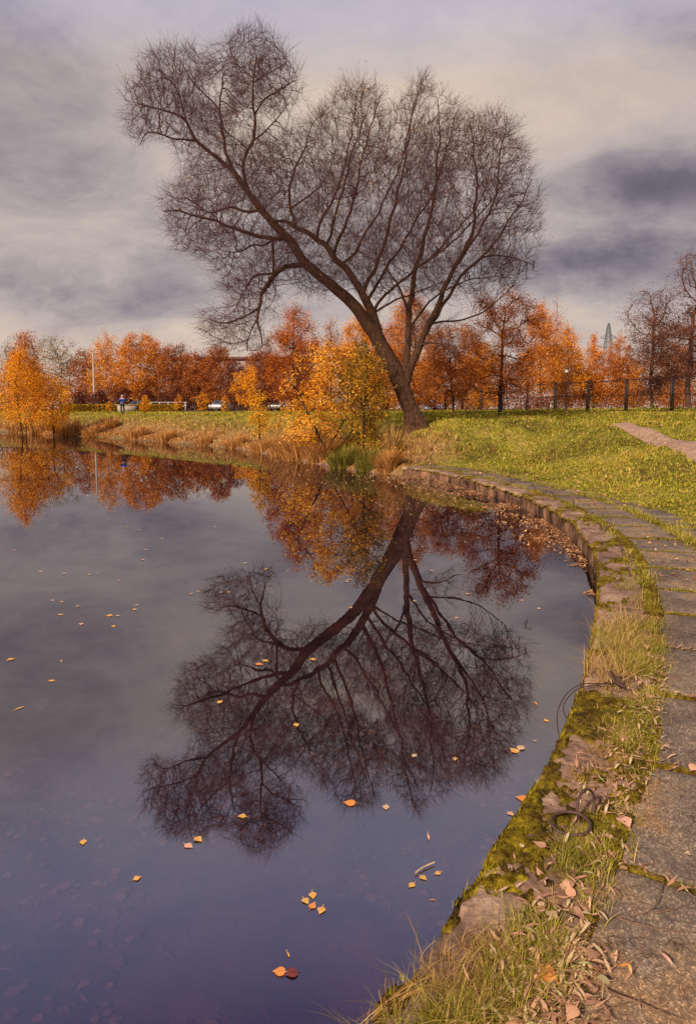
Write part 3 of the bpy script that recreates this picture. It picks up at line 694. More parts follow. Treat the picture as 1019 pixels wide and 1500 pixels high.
# a hollow heart: fewer twigs close to the big stems
th = np.clip(ed*.06, .25, 4.2)
u_ = rng.uniform(-1, 1, len(ax_)); dep = th*np.sign(u_)*np.abs(u_)**.7
clump = fbm(ax_*.022, ay_*.022, dep*.35, 3, 12)
rag = fbm(ax_*.05, ay_*.05, 0, 3, 47); k = ((clump > .43) | ((ed < 22) & (clump > .36))) & (ed > 70*(rag-.52))
lower = (ay_ > 430) & (ax_ > 430); k &= ~(lower & (rng.random(len(ax_)) < .75))
ax_, ay_, dep = ax_[k], ay_[k], dep[k]
sel = rng.permutation(len(ax_))[:19500]
ATT = np.array([at(ax_[i], ay_[i], WY(ay_[i])-.3+dep[i]) for i in sel])
st = np.array([i for i in range(nL) if rad[i] < .16])               # the butt of the tree sprouts nothing
remap = {int(g_): i for i, g_ in enumerate(st)}
P_, par_, D_ = colonize(nodes[st], [-1]*len(st), np.array(dirs)[st], ATT, .17, 1.5, .19, 140, (-.02, 0, .07), .55, .33, 3)
n_new = len(P_)-len(st)
allP = np.vstack([nodes, P_[len(st):]]); allpar = list(par)+[int(st[p_]) if p_ < len(st) else int(p_-len(st)+nL) for p_ in par_[len(st):]]
allD = np.vstack([np.array(dirs), D_[len(st):]])
NT = len(allP); acc = np.zeros(NT); nch = np.zeros(NT, int)
for i in range(nL, NT): nch[allpar[i]] += 1
rt = .0055
for i in range(NT-1, nL-1, -1):
    if acc[i] == 0: acc[i] = rt**2.0
    acc[allpar[i]] += acc[i]
Rn = np.zeros(NT); Rn[:nL] = rad; Rn[nL:] = acc[nL:]**(1/2.0)
for i in range(nL, NT): Rn[i] = min(Rn[i], Rn[allpar[i]]*.9)
willow = empty('willow_tree', at(604, 613, 26.4), 'huge bare willow leaning left over the pond beside the grassy bank', 'tree')
tb = MB()
def limbtube(idx, k_, root=None):
    I = list(idx)
    if root is not None: I = [root]+I
    Pp = allP[I].copy(); rr = Rn[I].copy()
    if root is not None: rr[0] = rr[1]*1.15
    # finer rings
    Pr = resample(np.hstack([Pp, rr[:, None]]), .12 if rr.max() > .05 else .2)
    Pr[1:-1, :3] = .25*Pr[:-2, :3]+.5*Pr[1:-1, :3]+.25*Pr[2:, :3]
    return Pr[:, :3], Pr[:, 3]
Pp, rr = limbtube(limb_lines[0], 16)
b0 = MB(); b0.tubes(Pp, rr, 28)
V0 = b0.V[0]; cen = np.repeat(Pp, 28, 0); rad0 = np.repeat(rr, 28)
nrm = (V0-cen)/rad0[:, None]; ang = np.tile(np.arange(28), len(Pp))/28*2*math.pi
fur = np.abs(fbm(ang*1.9, V0[:, 2]*.9, 0, 4, 15)-.5)*2
b0.V[0] = V0+nrm*(rad0*(fur*.26-.10)*np.clip(rad0/.3, .3, 1))[:, None]+nrm*(np.maximum(0, .35-(V0[:, 2]-willow.location[2]))*.22*np.clip(np.sin(ang*3+1)+.4, 0, 1.4))[:, None]*np.array([1, 1, .1])
b0.build('trunk', BARK_W, willow, True)
for li in range(1, len(LIMBS)):
    b = MB(); L = limb_lines[li]; Pp, rr = limbtube(L, 8, par[L[0]])
    b.tubes(Pp, rr, 12 if rr.max() > .1 else 7); b.build('limb', BARK_W, willow, True)
lines, size, ch = chains([-1 if i < nL else allpar[i] for i in range(NT)], NT)
# re-attach chains to the limb node they spring from
LN = []
for L in lines:
    if L[0] < nL: continue
    LN.append(L)
for i in range(nL, NT):
    pass
roots = [L for L in lines if L[0] < nL and len(L) > 1]
LN = [L for L in lines if len(L) > 1]
LN2 = []
kids = [[] for _ in range(NT)]
for i in range(nL, NT): kids[allpar[i]].append(i)
start = [(p_, i) for p_ in range(nL) for i in kids[p_]]
while start:
    p_, i = start.pop(); line = [p_]
    while True:
        line.append(i); cs = sorted(kids[i], key=lambda c_: -Rn[c_])
        if not cs: break
        for c_ in cs[1:]: start.append((i, c_))
        i = cs[0]
    LN2.append(line)
tb = MB()
tubelines(tb, allP, Rn, LN2, lambda r__: 3 if r__ < .012 else (4 if r__ < .03 else 6))
ends = np.array([i for i in range(nL, NT) if Rn[i] < .0105])
outd = allD[ends]; cc = at(490, 360, 27.5); ov = allP[ends]-cc; ov /= np.linalg.norm(ov, axis=1, keepdims=True)
right = (allP[ends][:, 0] > -1.2)[:, None]
dd_ = outd*.8+ov*.35+np.where(right, np.array([[.10, 0, .6]]), np.array([[-.1, 0, .12]]))
Pt, Rd = twigs_from(allP[ends], dd_, 3, .80, .0043, (0, 0, .10), rng, .42, 4, .2)
tb.tubes(Pt, Rd, 3)
tb.build('crown', TWIG_W, willow)
print('willow nodes', NT, 'twigs', len(Pt))
# remaining yellow leaves near the tops of the right half
tips = Pt[:, -1]; lm = np.zeros(len(tips))
for (px, py, sg, k_) in [(548,150,22,.55),(610,150,20,.25),(690,190,22,.35),(530,330,60,.03),(640,230,60,.06),(740,190,18,.15),(330,330,60,.02)]:
    c_ = at(px, py, 28); dx = (tips-c_); dx[:, 1] *= .4
    lm += k_*np.exp(-(np.linalg.norm(dx, axis=1)/(sg*.028))**2)
k = rng.random(len(tips)) < lm+.01+.03*(tips[:, 0] > -1.5)
C_ = np.repeat(tips[k], 2, 0)+rng.normal(size=(k.sum()*2, 3))*.06
V_, q_ = leafquads(C_, rng.uniform(.05, .10, len(C_)), asp=.35)
mk('leaves', V_, q_, mat=L_RUSTG, parent=willow)

# ------------------------------------------------------------------ other trees
def tree(name, px, ybase, ytop, hw, D, leaf, bark, label, cat='tree', group=None, dens=1.0, lsize=None, shape='round', trunk=1.0, clear=.12, seed=0, twig=1, bare=0.0, droop=0, lean=0, forks=1, zoff=None, clumpiness=.455):
    r = np.random.default_rng(seed+int(px*7))
    if leaf is L_ORANGE: leaf = (L_ORANGE, L_OR2, L_OR3)[seed % 3]
    b = at(px, ybase, D); zb = hz1(b[0], D) if zoff is None else zoff
    top = at(px, ytop, D)[2]; H = top-zb; W = hw/F*D*1.13; H0 = H; H = H*.93
    loc = (b[0], D, zb); T = empty(name, loc, label, cat, group)
    # crown envelope
    n = int(520*min(2.2, max(.5, dens))); U = r.uniform(0, 1, n*6); ph = r.uniform(0, 2*math.pi, n*6); rr = np.sqrt(r.uniform(0, 1, n*6))
    if shape == 'round': env = np.sqrt(np.clip(1-(2*U-1.02)**2, 0, 1))**.8*(1-.18*U)
    elif shape == 'cone': env = (1-U)**.75*np.clip(U*9, 0, 1)*1.05
    elif shape == 'birch': env = np.sin(np.clip(U, 0, 1)**.75*math.pi)**.7*(1-.3*U)+.05
    elif shape == 'bush': env = np.sqrt(np.clip(1-U**2.2, 0, 1))
    elif shape == 'fan': env = .25+.95*U**.7*np.sqrt(np.clip(1-(U-.5)**2*3.9*(U > .5), 0, 1))
    lob = .70+.55*fbm(np.cos(ph)*1.6+seed, np.sin(ph)*1.6, U*3.5, 3, seed+5)
    z0 = clear*H; cz = z0+U*(H-z0)
    C = np.stack([np.cos(ph)*rr*env*W*lob+lean*U*W, np.sin(ph)*rr*env*W*lob*.9, cz], 1)
    k = fbm(C[:, 0]*2.2/W+seed, C[:, 1]*2.2/W, C[:, 2]*2.4/W, 2, seed+8) > clumpiness
    C = C[k][:n]; C[:, 2] = np.clip(C[:, 2], z0, H)
    stp = H/26
    tp = []; ntk = 9; tz = np.linspace(0, H*.62, ntk)
    nod = []; pr = []; dr = []
    for f_ in range(forks):
        ofs = (r.normal(size=2)*.04*W if forks > 1 else np.zeros(2)); wob = np.cumsum(r.normal(size=(ntk, 2))*H*.006, 0)
        ln = (r.normal(size=2)*.45*W if forks > 1 else np.array([lean*W*.5, 0]))
        for k_ in range(ntk):
            t_ = k_/(ntk-1); nod.append([ofs[0]+wob[k_, 0]+ln[0]*t_, ofs[1]+wob[k_, 1]+ln[1]*t_, tz[k_]-(.15 if k_ == 0 else 0)])
            pr.append(-1 if k_ == 0 else len(nod)-2); dr.append([0, 0, 1])
    n0 = len(nod)
    Q, pp, Dq = colonize(nod, pr, dr, C, stp, H*.3, stp*1.25, 45, (0, 0, .10-droop*.1), .4, .22, seed+2)
    nQ = len(Q); ac = np.zeros(nQ); r_tip = .0009*H+.0035
    for i in range(nQ-1, -1, -1):
        if ac[i] == 0: ac[i] = r_tip**2.2
        if pp[i] >= 0: ac[pp[i]] += ac[i]
    rq = ac**(1/2.2)*trunk*.9
    ms = MB(); mt_ = MB()
    ls, _, _ = chains(list(pp), nQ)
    big = [L for L in ls if L[0] < n0 or rq[L[min(1, len(L)-1)]] > H*.004]; sm = [L for L in ls if L not in big] if len(ls) < 1200 else []
    loc_ = np.array(loc)
    for L in ls:
        L0 = L
        k_ = 8 if rq[L[0]] > .05 else (5 if rq[L[0]] > .02 else 3)
        (ms if L[0] < n0 and pp[L[0]] < 0 else mt_).tubes(Q[L]+loc_, rq[L], k_) if len(L) > 1 else None
    tipn = np.array([i for i in range(n0, nQ) if rq[i] < r_tip*3.0])
    if len(tipn) == 0: tipn = np.arange(n0, nQ)
    Pt, Rd = twigs_from(Q[tipn], Dq[tipn], max(1, int(twig*2)), H*.10, r_tip*.75, (0, 0, .12-.5*droop), r, .7, 3)
    mt_.tubes(Pt+loc_, Rd, 3)
    if ms.n: ms.build('trunk', bark, T, True)
    mt_.build('branches', bark, T)
    if dens > 0 and leaf is not None:
        ls_ = lsize or max(.06, .0018*D)
        area = 3.6*W*H/(ls_*ls_*.30); NL = int(min(34000, area*dens*1.25*(1-bare)))
        src = Pt.reshape(-1, 3)
        if bare: # leaves thin out toward the top
            wgt = np.clip(1.15-src[:, 2]/H, .03, 1)**(1+2*bare); wgt /= wgt.sum(); j = r.choice(len(src), NL, p=wgt)
        else: j = r.integers(0, len(src), NL)
        Cl = src[j]+r.normal(size=(NL, 3))*H*.024+loc_
        V_, q_ = leafquads(Cl, ls_*r.uniform(.6, 1.25, NL), flat=.15, asp=.7, r=r)
        mk('crown', V_, q_, mat=leaf, parent=T)
    return T
BG = 'autumn trees beyond the meadow'
# left bank, near
tree('maple_tree', 36, 616, 506, 38, 50, L_GOLD, BARK_D, 'dense golden orange bush tree at the left water edge', dens=.62, clear=.27, forks=3, seed=1, shape='bush')
tree('maple_tree', 78, 613, 546, 27, 51, L_GOLD, BARK_D, 'small yellow orange tree just right of the big golden one on left bank', dens=.6, clear=.22, seed=2)
tree('maple_sapling', 380, 634, 566, 15, 33, L_YELLOW, BARK_D, 'thin yellow sapling alone on the bank left of the yellow bush', dens=.4, clear=.25, seed=3, shape='birch')
tree('maple_bush', 478, 640, 492, 72, 26.5, L_BUSH, BARK_D, 'large bright yellow leafy bush on the bank left of the willow', 'bush', dens=.46, clear=.17, forks=3, seed=4, lsize=.078, shape='bush', clumpiness=.50)
tree('young_tree', 533, 645, 478, 36, 25.5, L_OLIVE, BARK_D, 'young tree with dark olive and yellow leaves standing left of willow trunk', dens=.45, clear=.22, seed=5, lsize=.08, shape='birch')
tree('orange_sapling', 213, 606, 577, 8, 62, L_GOLD, BARK_D, 'tiny orange sapling on the grass right of the standing person', dens=1.1, clear=.1, seed=6, shape='birch')
tree('orange_sapling', 160, 604, 588, 5, 66, L_GOLD, BARK_D, 'faint thin orange sapling on the grass left of the standing person', dens=.6, clear=.2, seed=16, shape='birch')
# left, far
tree('birch_tree', 40, 603, 474, 24, 118, L_ORANGE, BARK_B, 'tall narrow orange birch rising above the golden tree at far left', dens=1.1, shape='birch', seed=7)
tree('bare_tree', 15, 603, 486, 16, 122, L_GREY, BARK_R, 'slim bare tree at the extreme left edge', dens=.15, shape='birch', seed=8)
tree('bare_tree', 90, 603, 487, 34, 112, L_GREY, BARK_R, 'round greyish nearly leafless tree between the golden and orange ones', dens=.22, shape='fan', seed=9, trunk=.8)
tree('brown_tree', 126, 603, 508, 24, 110, L_RUST, BARK_D, 'brownish tree behind the street lamp on the left', dens=.7, seed=10)
tree('birch_tree', 157, 603, 480, 27, 108, L_ORANGE, BARK_B, 'orange birch with white trunk just right of the tall street lamp', dens=.75, shape='birch', seed=11, trunk=1.3)
tree('maple_tree', 207, 603, 484, 38, 106, L_ORANGE, BARK_D, 'broad dense orange tree above the person in blue', dens=1.25, seed=12)
tree('brown_tree', 254, 603, 500, 26, 104, L_RUST, BARK_D, 'rusty brown thin tree at the left end of the apartment block', dens=1.0, seed=13, shape='fan')
tree('brown_tree', 290, 603, 510, 22, 100, L_RUST, BARK_D, 'rusty half bare tree before the apartment block, right of the dark one', dens=1.0, seed=14, shape='birch')
tree('brown_tree', 322, 603, 500, 24, 98, L_RUST, BARK_D, 'rust coloured tree above the parked silver car', dens=1.0, seed=15)
tree('maple_tree', 366, 603, 534, 24, 84, L_GOLD, BARK_D, 'dull golden tree in front of the apartment block right end', dens=.8, seed=17)
tree('brown_tree', 345, 603, 522, 18, 92, L_BROWN, BARK_D, 'dark brown tree between the rust and the dull golden trees', dens=.7, seed=18)
tree('brown_tree', 272, 603, 512, 22, 118, L_OR2, BARK_D, 'faded brown orange tree before the block, between two rusty ones', dens=.9, seed=71, shape='birch')
tree('brown_tree', 306, 603, 516, 20, 120, L_BROWN, BARK_D, 'dark plum brown tree before the middle of the apartment block', dens=1.0, seed=72)
tree('brown_tree', 378, 603, 512, 24, 110, L_RUST, BARK_D, 'rusty tree hiding the right end of the apartment block', dens=1.0, seed=73)
tree('dark_tree', 396, 603, 516, 24, 74, L_BROWN, BARK_D, 'dark purple brown tree left of the red orange maple', dens=1.1, seed=19)
for i_, (px, yt, w_, c_) in enumerate([(146,566,12,'beside the street lamp'),(181,564,15,'behind the person in blue'),(216,568,13,'behind the tiny orange sapling'),(262,566,16,'below the rusty thin tree'),(118,572,10,'left of the street lamp'),(240,574,12,'under the broad orange tree'),(300,572,12,'left of the silver car')]):
    tree('dark_shrub', px, 602, yt, w_, 100, L_BROWN, BARK_D, 'low dark maroon shrub '+c_, 'shrub', BG+' shrubs', dens=1.1, shape='bush', seed=20+i_, clear=.02)
for i_, (px, yt, w_, c_) in enumerate([(262,575,7,'left'),(298,568,10,'middle'),(330,578,8,'right')]):
    tree('orange_shrub', px, 603, yt, w_, 84, L_GOLD, BARK_D, 'small orange bush at the roadside, %s one of three' % c_, 'shrub', 'roadside orange bushes', dens=.45, shape='birch', seed=30+i_, clear=.02)
# centre
tree('maple_tree', 432, 604, 440, 46, 52, L_RED, BARK_D, 'red orange maple behind the yellow bush', dens=1.15, shape='birch', seed=33, clear=.06)
tree('birch_tree', 600, 604, 418, 48, 58, L_ORANGE, BARK_D, 'tall orange tree directly behind the willow fork', dens=1.3, shape='birch', seed=34, clear=.03)
tree('birch_tree', 528, 604, 436, 36, 60, L_ORANGE, BARK_D, 'orange tree behind the willow trunk and the olive young tree', dens=1.1, shape='birch', seed=35)
tree('bare_tree', 484, 604, 452, 22, 56, L_RUST, BARK_R, 'thin half bare reddish tree above the yellow bush', dens=.3, shape='birch', seed=36)
tree('orange_tree', 566, 604, 500, 30, 66, L_GOLD, BARK_D, 'low golden orange tree just left of the willow base', dens=1.1, shape='round', seed=37, clear=.02)
tree('maple_tree', 662, 602, 468, 40, 44, L_RUST, BARK_D, 'small rust coloured maple between the willow and the dark trunked maple', dens=.85, seed=38, clear=.16)
tree('maple_tree', 733, 601, 408, 58, 36, L_RED, BARK_D, 'large red brown maple with a dark trunk right of the willow', dens=.55, seed=39, clear=.12, trunk=1.5)
tree('birch_tree', 636, 603, 520, 34, 70, L_ORANGE, BARK_D, 'low orange tree seen between willow and maple trunks', dens=1.2, seed=40, clear=.02)
tree('birch_tree', 700, 603, 500, 40, 72, L_ORANGE, BARK_D, 'low orange tree behind the dark trunked maple', dens=1.0, seed=41, clear=.02)
# right
tree('birch_tree', 790, 603, 428, 27, 58, L_ORANGE, BARK_R, 'orange birch touching the right side of the red brown maple', dens=.9, shape='birch', seed=42)
tree('birch_tree', 812, 603, 418, 20, 66, L_ORANGE, BARK_R, 'orange birch with a tall bare tip right of the maple', dens=.8, shape='cone', seed=43, bare=.4)
tree('birch_tree', 830, 603, 466, 24, 62, L_ORANGE, BARK_R, 'orange birch behind the globe lamp', dens=1.1, shape='birch', seed=44, clear=.04)
tree('birch_tree', 867, 603, 480, 18, 64, L_ORANGE, BARK_R, 'narrow pointed orange birch left of the pylon', dens=1.35, shape='cone', seed=45, clear=.02)
tree('birch_tree', 906, 603, 482, 24, 63, L_ORANGE, BARK_R, 'orange birch hiding the foot of the pylon', dens=1.1, shape='birch', seed=46, clear=.04)
tree('birch_tree', 952, 601, 412, 40, 46, L_RUST2, BARK_R, 'half bare birch with drooping rusty leaves behind the fence', trunk=1.6, dens=.62, shape='fan', seed=47, bare=.3, droop=.6)
tree('birch_tree', 1008, 600, 352, 66, 42, L_RUST2, BARK_R, 'tall half bare tree at the right edge behind the fence', trunk=1.6, dens=.7, shape='round', seed=48, bare=.15, clear=.18)
tree('orange_tree', 985, 603, 500, 30, 66, L_ORANGE, BARK_R, 'low orange tree behind the half bare trees on the right', dens=.9, shape='round', seed=49, clear=.03)
tree('orange_tree', 928, 603, 530, 20, 70, L_GOLD, BARK_R, 'small golden tree behind the right fence bays', dens=.8, shape='round', seed=50, clear=.03)
# far-off wood
r = np.random.default_rng(99); n = 60000
x = r.uniform(-150, 150, n); yy = r.uniform(165, 215, n)
hh = 6+13*fbm(x*.09, 0*x, 0, 3, 4); u = r.random(n)
C_ = np.stack([x, yy, 1.8+hh*u**.8], 1); k = fbm(x*.22, yy*.1, C_[:, 2]*.25, 3, 6) > .40
V_, q_ = leafquads(C_[k], r.uniform(.3, .75, k.sum()), r=r)
tag(mk('distant_wood', V_, q_, mat=L_RUST), kind='stuff')

n = 45000; x = r.uniform(-75, 75, n); yy = r.uniform(102, 122, n)
hh = .8+4.2*fbm(x*.16, 0*x, 0, 3, 14); u = r.random(n)
C_ = np.stack([x, yy, 1.75+hh*u**.9], 1); k = fbm(x*.35, yy*.2, C_[:, 2]*.4, 3, 6) > .38
V_, q_ = leafquads(C_[k], r.uniform(.2, .42, k.sum()), r=r)
tag(mk('distant_scrub', V_, q_, mat=L_BROWN), kind='stuff')
# ------------------------------------------------------------------ bank vegetation
REED = leafmat('reed_straw', [(.0, (.15, .05, .02)), (.4, (.42, .17, .05)), (.75, (.62, .30, .08)), (1, (.7, .42, .15))], .3, .2, 2)
SEDGE = leafmat('sedge_green', [(.0, (.04, .03, .01)), (.45, (.14, .12, .02)), (.8, (.30, .24, .04)), (1, (.45, .28, .07))], .3, .25, 2)
def tussock(name, px, py, w_, h_, mt, label, n=900, group=None):
    c = on_terrain(px, py, 15, 70); D = c[1]; W = w_/F*D; Hh = h_/F*D
    T = empty(name, c, label, 'grass clump', group)
    r = np.random.default_rng(int(px)); a = r.uniform(0, 2*math.pi, n); rr = np.sqrt(r.random(n))*W*.45
    B = np.stack([c[0]+np.cos(a)*rr, c[1]+np.sin(a)*rr*.8, np.zeros(n)], 1); B[:, 2] = np.maximum(hz(B[:, 0], B[:, 1])-.03, -.1)
    V_, q_, t_ = blades(B, Hh*r.uniform(.5, 1.15, n), .0011*D*r.uniform(.6, 1.2, n), r.uniform(.15, .85, n), 3, r, az=a+r.normal(0, .5, n))
    mk('blades', V_, q_, t_, mt, T); return T
tussock('sedge_clump', 502, 684, 38, 34, SEDGE, 'green sedge clump at the water edge, leftmost of the two green ones', 900)
tussock('sedge_clump', 540, 686, 36, 32, SEDGE, 'dark green sedge clump between the paler sedge and the rusty clump', 900)
tussock('rusty_tussock', 568, 688, 30, 34, REED, 'rusty brown grass tussock beside the far end of the concrete wall', 1000)
tussock('rusty_tussock', 440, 670, 56, 50, REED, 'wide orange brown tussock at the shore below the yellow bush', 1200)
tussock('rusty_tussock', 415, 664, 36, 36, REED, 'smaller orange brown tussock left of the widest one', 700)
tussock('straw_tussock', 470, 672, 40, 34, REED, 'straw tussock between the wide rusty one and the green sedge', 700)
tussock('tall_reeds', 576, 668, 18, 60, STRAW, 'tall pale reed stems standing just before the concrete wall end', 160)
for i_, (px, py, w_, h_) in enumerate([(60,632,40,26),(100,634,46,24),(135,636,30,18),(200,640,34,18),(245,644,30,16),(300,650,30,14),(345,654,34,18),(385,660,30,20),(160,628,24,20),(30,630,34,24)]):
    tussock('dry_tussock', px, py, w_, h_, REED, 'dry reddish grass tussock along the far left shoreline', 380, 'dry tussocks along the left shore')
n = 60000; ti = rng.uniform(NW, len(SH)-12, n); i_ = ti.astype(int); f_ = ti-i_
bx = SH[i_, 0]*(1-f_)+SH[i_+1, 0]*f_; by = SH[i_, 1]*(1-f_)+SH[i_+1, 1]*f_
off = rng.exponential(1.1, n); tg = SH[i_+1]-SH[i_]; tg /= np.linalg.norm(tg, axis=1, keepdims=True)
x = bx+tg[:, 1]*off+rng.normal(0, .3, n); y = by-tg[:, 0]*off+rng.normal(0, .3, n); d, w_, _ = shore_d(x, y)
k = (d > -.05) & (np.abs(x/y) < .56) & (fbm(x*.9, y*.9, 0, 3, 71)+rng.normal(0, .06, n) > .44); x, y = x[k], y[k]
V_, q_, t_ = blades(np.stack([x, y, hz(x, y)-.02], 1), rng.uniform(.07, .26, len(x)), .0009*y*rng.uniform(.6, 1.3, len(x)), rng.uniform(.3, 1.3, len(x)), 2)
tag(mk('dry_grass', V_, q_, t_, REED), kind='stuff')
# low bramble-like shrubs under the yellow bush
n = 26000; px_ = rng.uniform(-2.6, 2.3, n); py_ = rng.uniform(22.5, 28.5, n); dd, _, _ = shore_d(px_, py_)
k = (dd > .9) & (fbm(px_*1.2, py_*1.2, 0, 3, 55) > .47) & (px_ < 1.9); px_, py_ = px_[k], py_[k]
C_ = np.stack([px_, py_, hz(px_, py_)+rng.random(len(px_))**1.3*1.1*fbm(px_*1.5, py_*1.5, 0, 2, 57)], 1)
V_, q_ = leafquads(C_, rng.uniform(.05, .11, len(C_)))
tag(mk('undergrowth', V_, q_, mat=L_OLIVE), kind='stuff')
# low broad-leaved weeds in the meadow
n = 90000; x, y = scatter_meadow(n, 8, 45, R(-33), R(32)); d, w, _ = shore_d(x, y)
cl_ = fbm(x*1.1, y*1.1, 0, 4, 64); k = (d > 1.7) & (cl_ > .52) & (dist_poly(x, y, TRK) > .5); x, y, cl_ = x[k], y[k], cl_[k]
C_ = np.stack([x, y, hz(x, y)+.02+rng.random(len(x))*np.clip(cl_-.50, 0, 1)*1.7], 1)
V_, q_ = leafquads(C_, .0024*np.hypot(x, y)*rng.uniform(.6, 1.2, len(x))+.015, flat=.4)
WEED = leafmat('weed_leaves', [(.0, (.05, .04, .012)), (.35, (.13, .14, .015)), (.6, (.30, .28, .025)), (.8, (.45, .30, .05)), (1, (.36, .15, .06))], .25, .4, 1.4)
tag(mk('ground_cover', V_, q_, mat=WEED), kind='stuff')
# fallen leaves on meadow
n = 9000; x, y = scatter_meadow(n, 7, 60, R(-33), R(32)); d, w, _ = shore_d(x, y); k = d > .6
k &= fbm(x*.8, y*.8, 0, 3, 44) > .45
x, y = x[k], y[k]; C_ = np.stack([x, y, hz(x, y)+.05+rng.random(len(x))*.03], 1)
V_, q_ = leafquads(C_, .0032*np.hypot(x, y)*rng.uniform(.6, 1.2, len(x))+.02, flat=.7)
LIT = leafmat('litter_leaves', [(.0, (.12, .04, .02)), (.4, (.32, .13, .06)), (.7, (.52, .26, .12)), (1, (.65, .42, .22))], .2, .2, 3)
tag(mk('leaf_litter', V_, q_, mat=LIT), kind='stuff')

# ------------------------------------------------------------------ leaves
def leafshape(kind, L, r):
    """outline (upper half) -> curled leaf mesh; along x"""
    if kind == 'willow': t = np.linspace(0, 1, 9); w_ = .105*L*np.sin(t**.9*math.pi)**.8
    elif kind == 'birch': t = np.linspace(0, 1, 8); w_ = L*np.array([.0, .27, .37, .36, .27, .17, .07, 0])
    else: t = np.linspace(0, 1, 9); w_ = L*np.array([.0, .30, .43, .46, .42, .33, .2, .08, 0]); 
    n = len(t); cu = r.uniform(-.12, .22)*L; fo = r.uniform(.0, .2)
    x = t*L; zc = cu*np.sin(t*math.pi)
    if kind == 'heart': x = x.copy(); 
    V = []
    for k in range(n):
        xo = -.08*L if (kind == 'heart' and k == 1) else 0
        V += [(x[k]+xo, w_[k], zc[k]+fo*w_[k]), (x[k], 0, zc[k]), (x[k]+xo, -w_[k], zc[k]+fo*w_[k])]
    q = []
    for k in range(n-1):
        a = 3*k; q += [[a, a+3, a+4, a+1], [a+1, a+4, a+5, a+2]]
    V = np.array(V); V[:, 0] -= L/2
    # stalk
    s_ = len(V); st_ = np.array([(-L/2, .0015, 0), (-L/2, -.0015, 0), (-L*.78, -.001, .004), (-L*.78, .001, .004)])
    V = np.vstack([V, st_]); q.append([s_, s_+1, s_+2, s_+3])
    return V, np.array(q)
def lmat(name, c0, c1):
    m, nt, out = newmat(name); tc = N(nt, 'ShaderNodeTexCoord'); n1 = noise(nt, 60, 5, .7, tc.outputs['Object'])
    c = ramp(nt, [(.35, c0), (.65, c1)], n1).outputs[0]; princ(nt, out, c, .6, spec=.3); return m
FL = {'gold': lmat('leaf_gold', (.50, .24, .05), (.78, .43, .11)), 'orange': lmat('leaf_orange', (.55, .16, .03), (.8, .32, .08)), 'red': lmat('leaf_dark_red', (.10, .02, .02), (.22, .05, .04)), 'pale': lmat('leaf_pale', (.42, .27, .14), (.64, .45, .26)), 'pink': lmat('leaf_pinkish', (.55, .25, .16), (.75, .42, .28)), 'brown': lmat('leaf_brown', (.14, .07, .04), (.3, .15, .08)), 'olive': lmat('leaf_olive', (.18, .14, .04), (.42, .34, .12))}
cache = {}
def leaf(x, y, z, L, kind, col, label, rz=None, group=None, tilt=0):
    r = np.random.default_rng(int(abs(x*1000)+abs(y*977)))
    V, q = leafshape(kind, L, r); tz_ = r.uniform(0, 6.28) if rz is None else rz
    cs, sn = math.cos(tz_), math.sin(tz_)
    if tilt: V = np.stack([V[:, 0]*math.cos(tilt)-V[:, 2]*math.sin(tilt), V[:, 1], V[:, 0]*math.sin(tilt)+V[:, 2]*math.cos(tilt)], 1)
    V = np.stack([V[:, 0]*cs-V[:, 1]*sn, V[:, 0]*sn+V[:, 1]*cs, V[:, 2]-V[:, 2].min()], 1)
    if z < .01: V[:, 2] *= .35
    o = mk('fallen_leaf', V, q, mat=FL[col], smooth=True); o.location = (x, y, z)
    return tag(o, label, 'leaf', group)
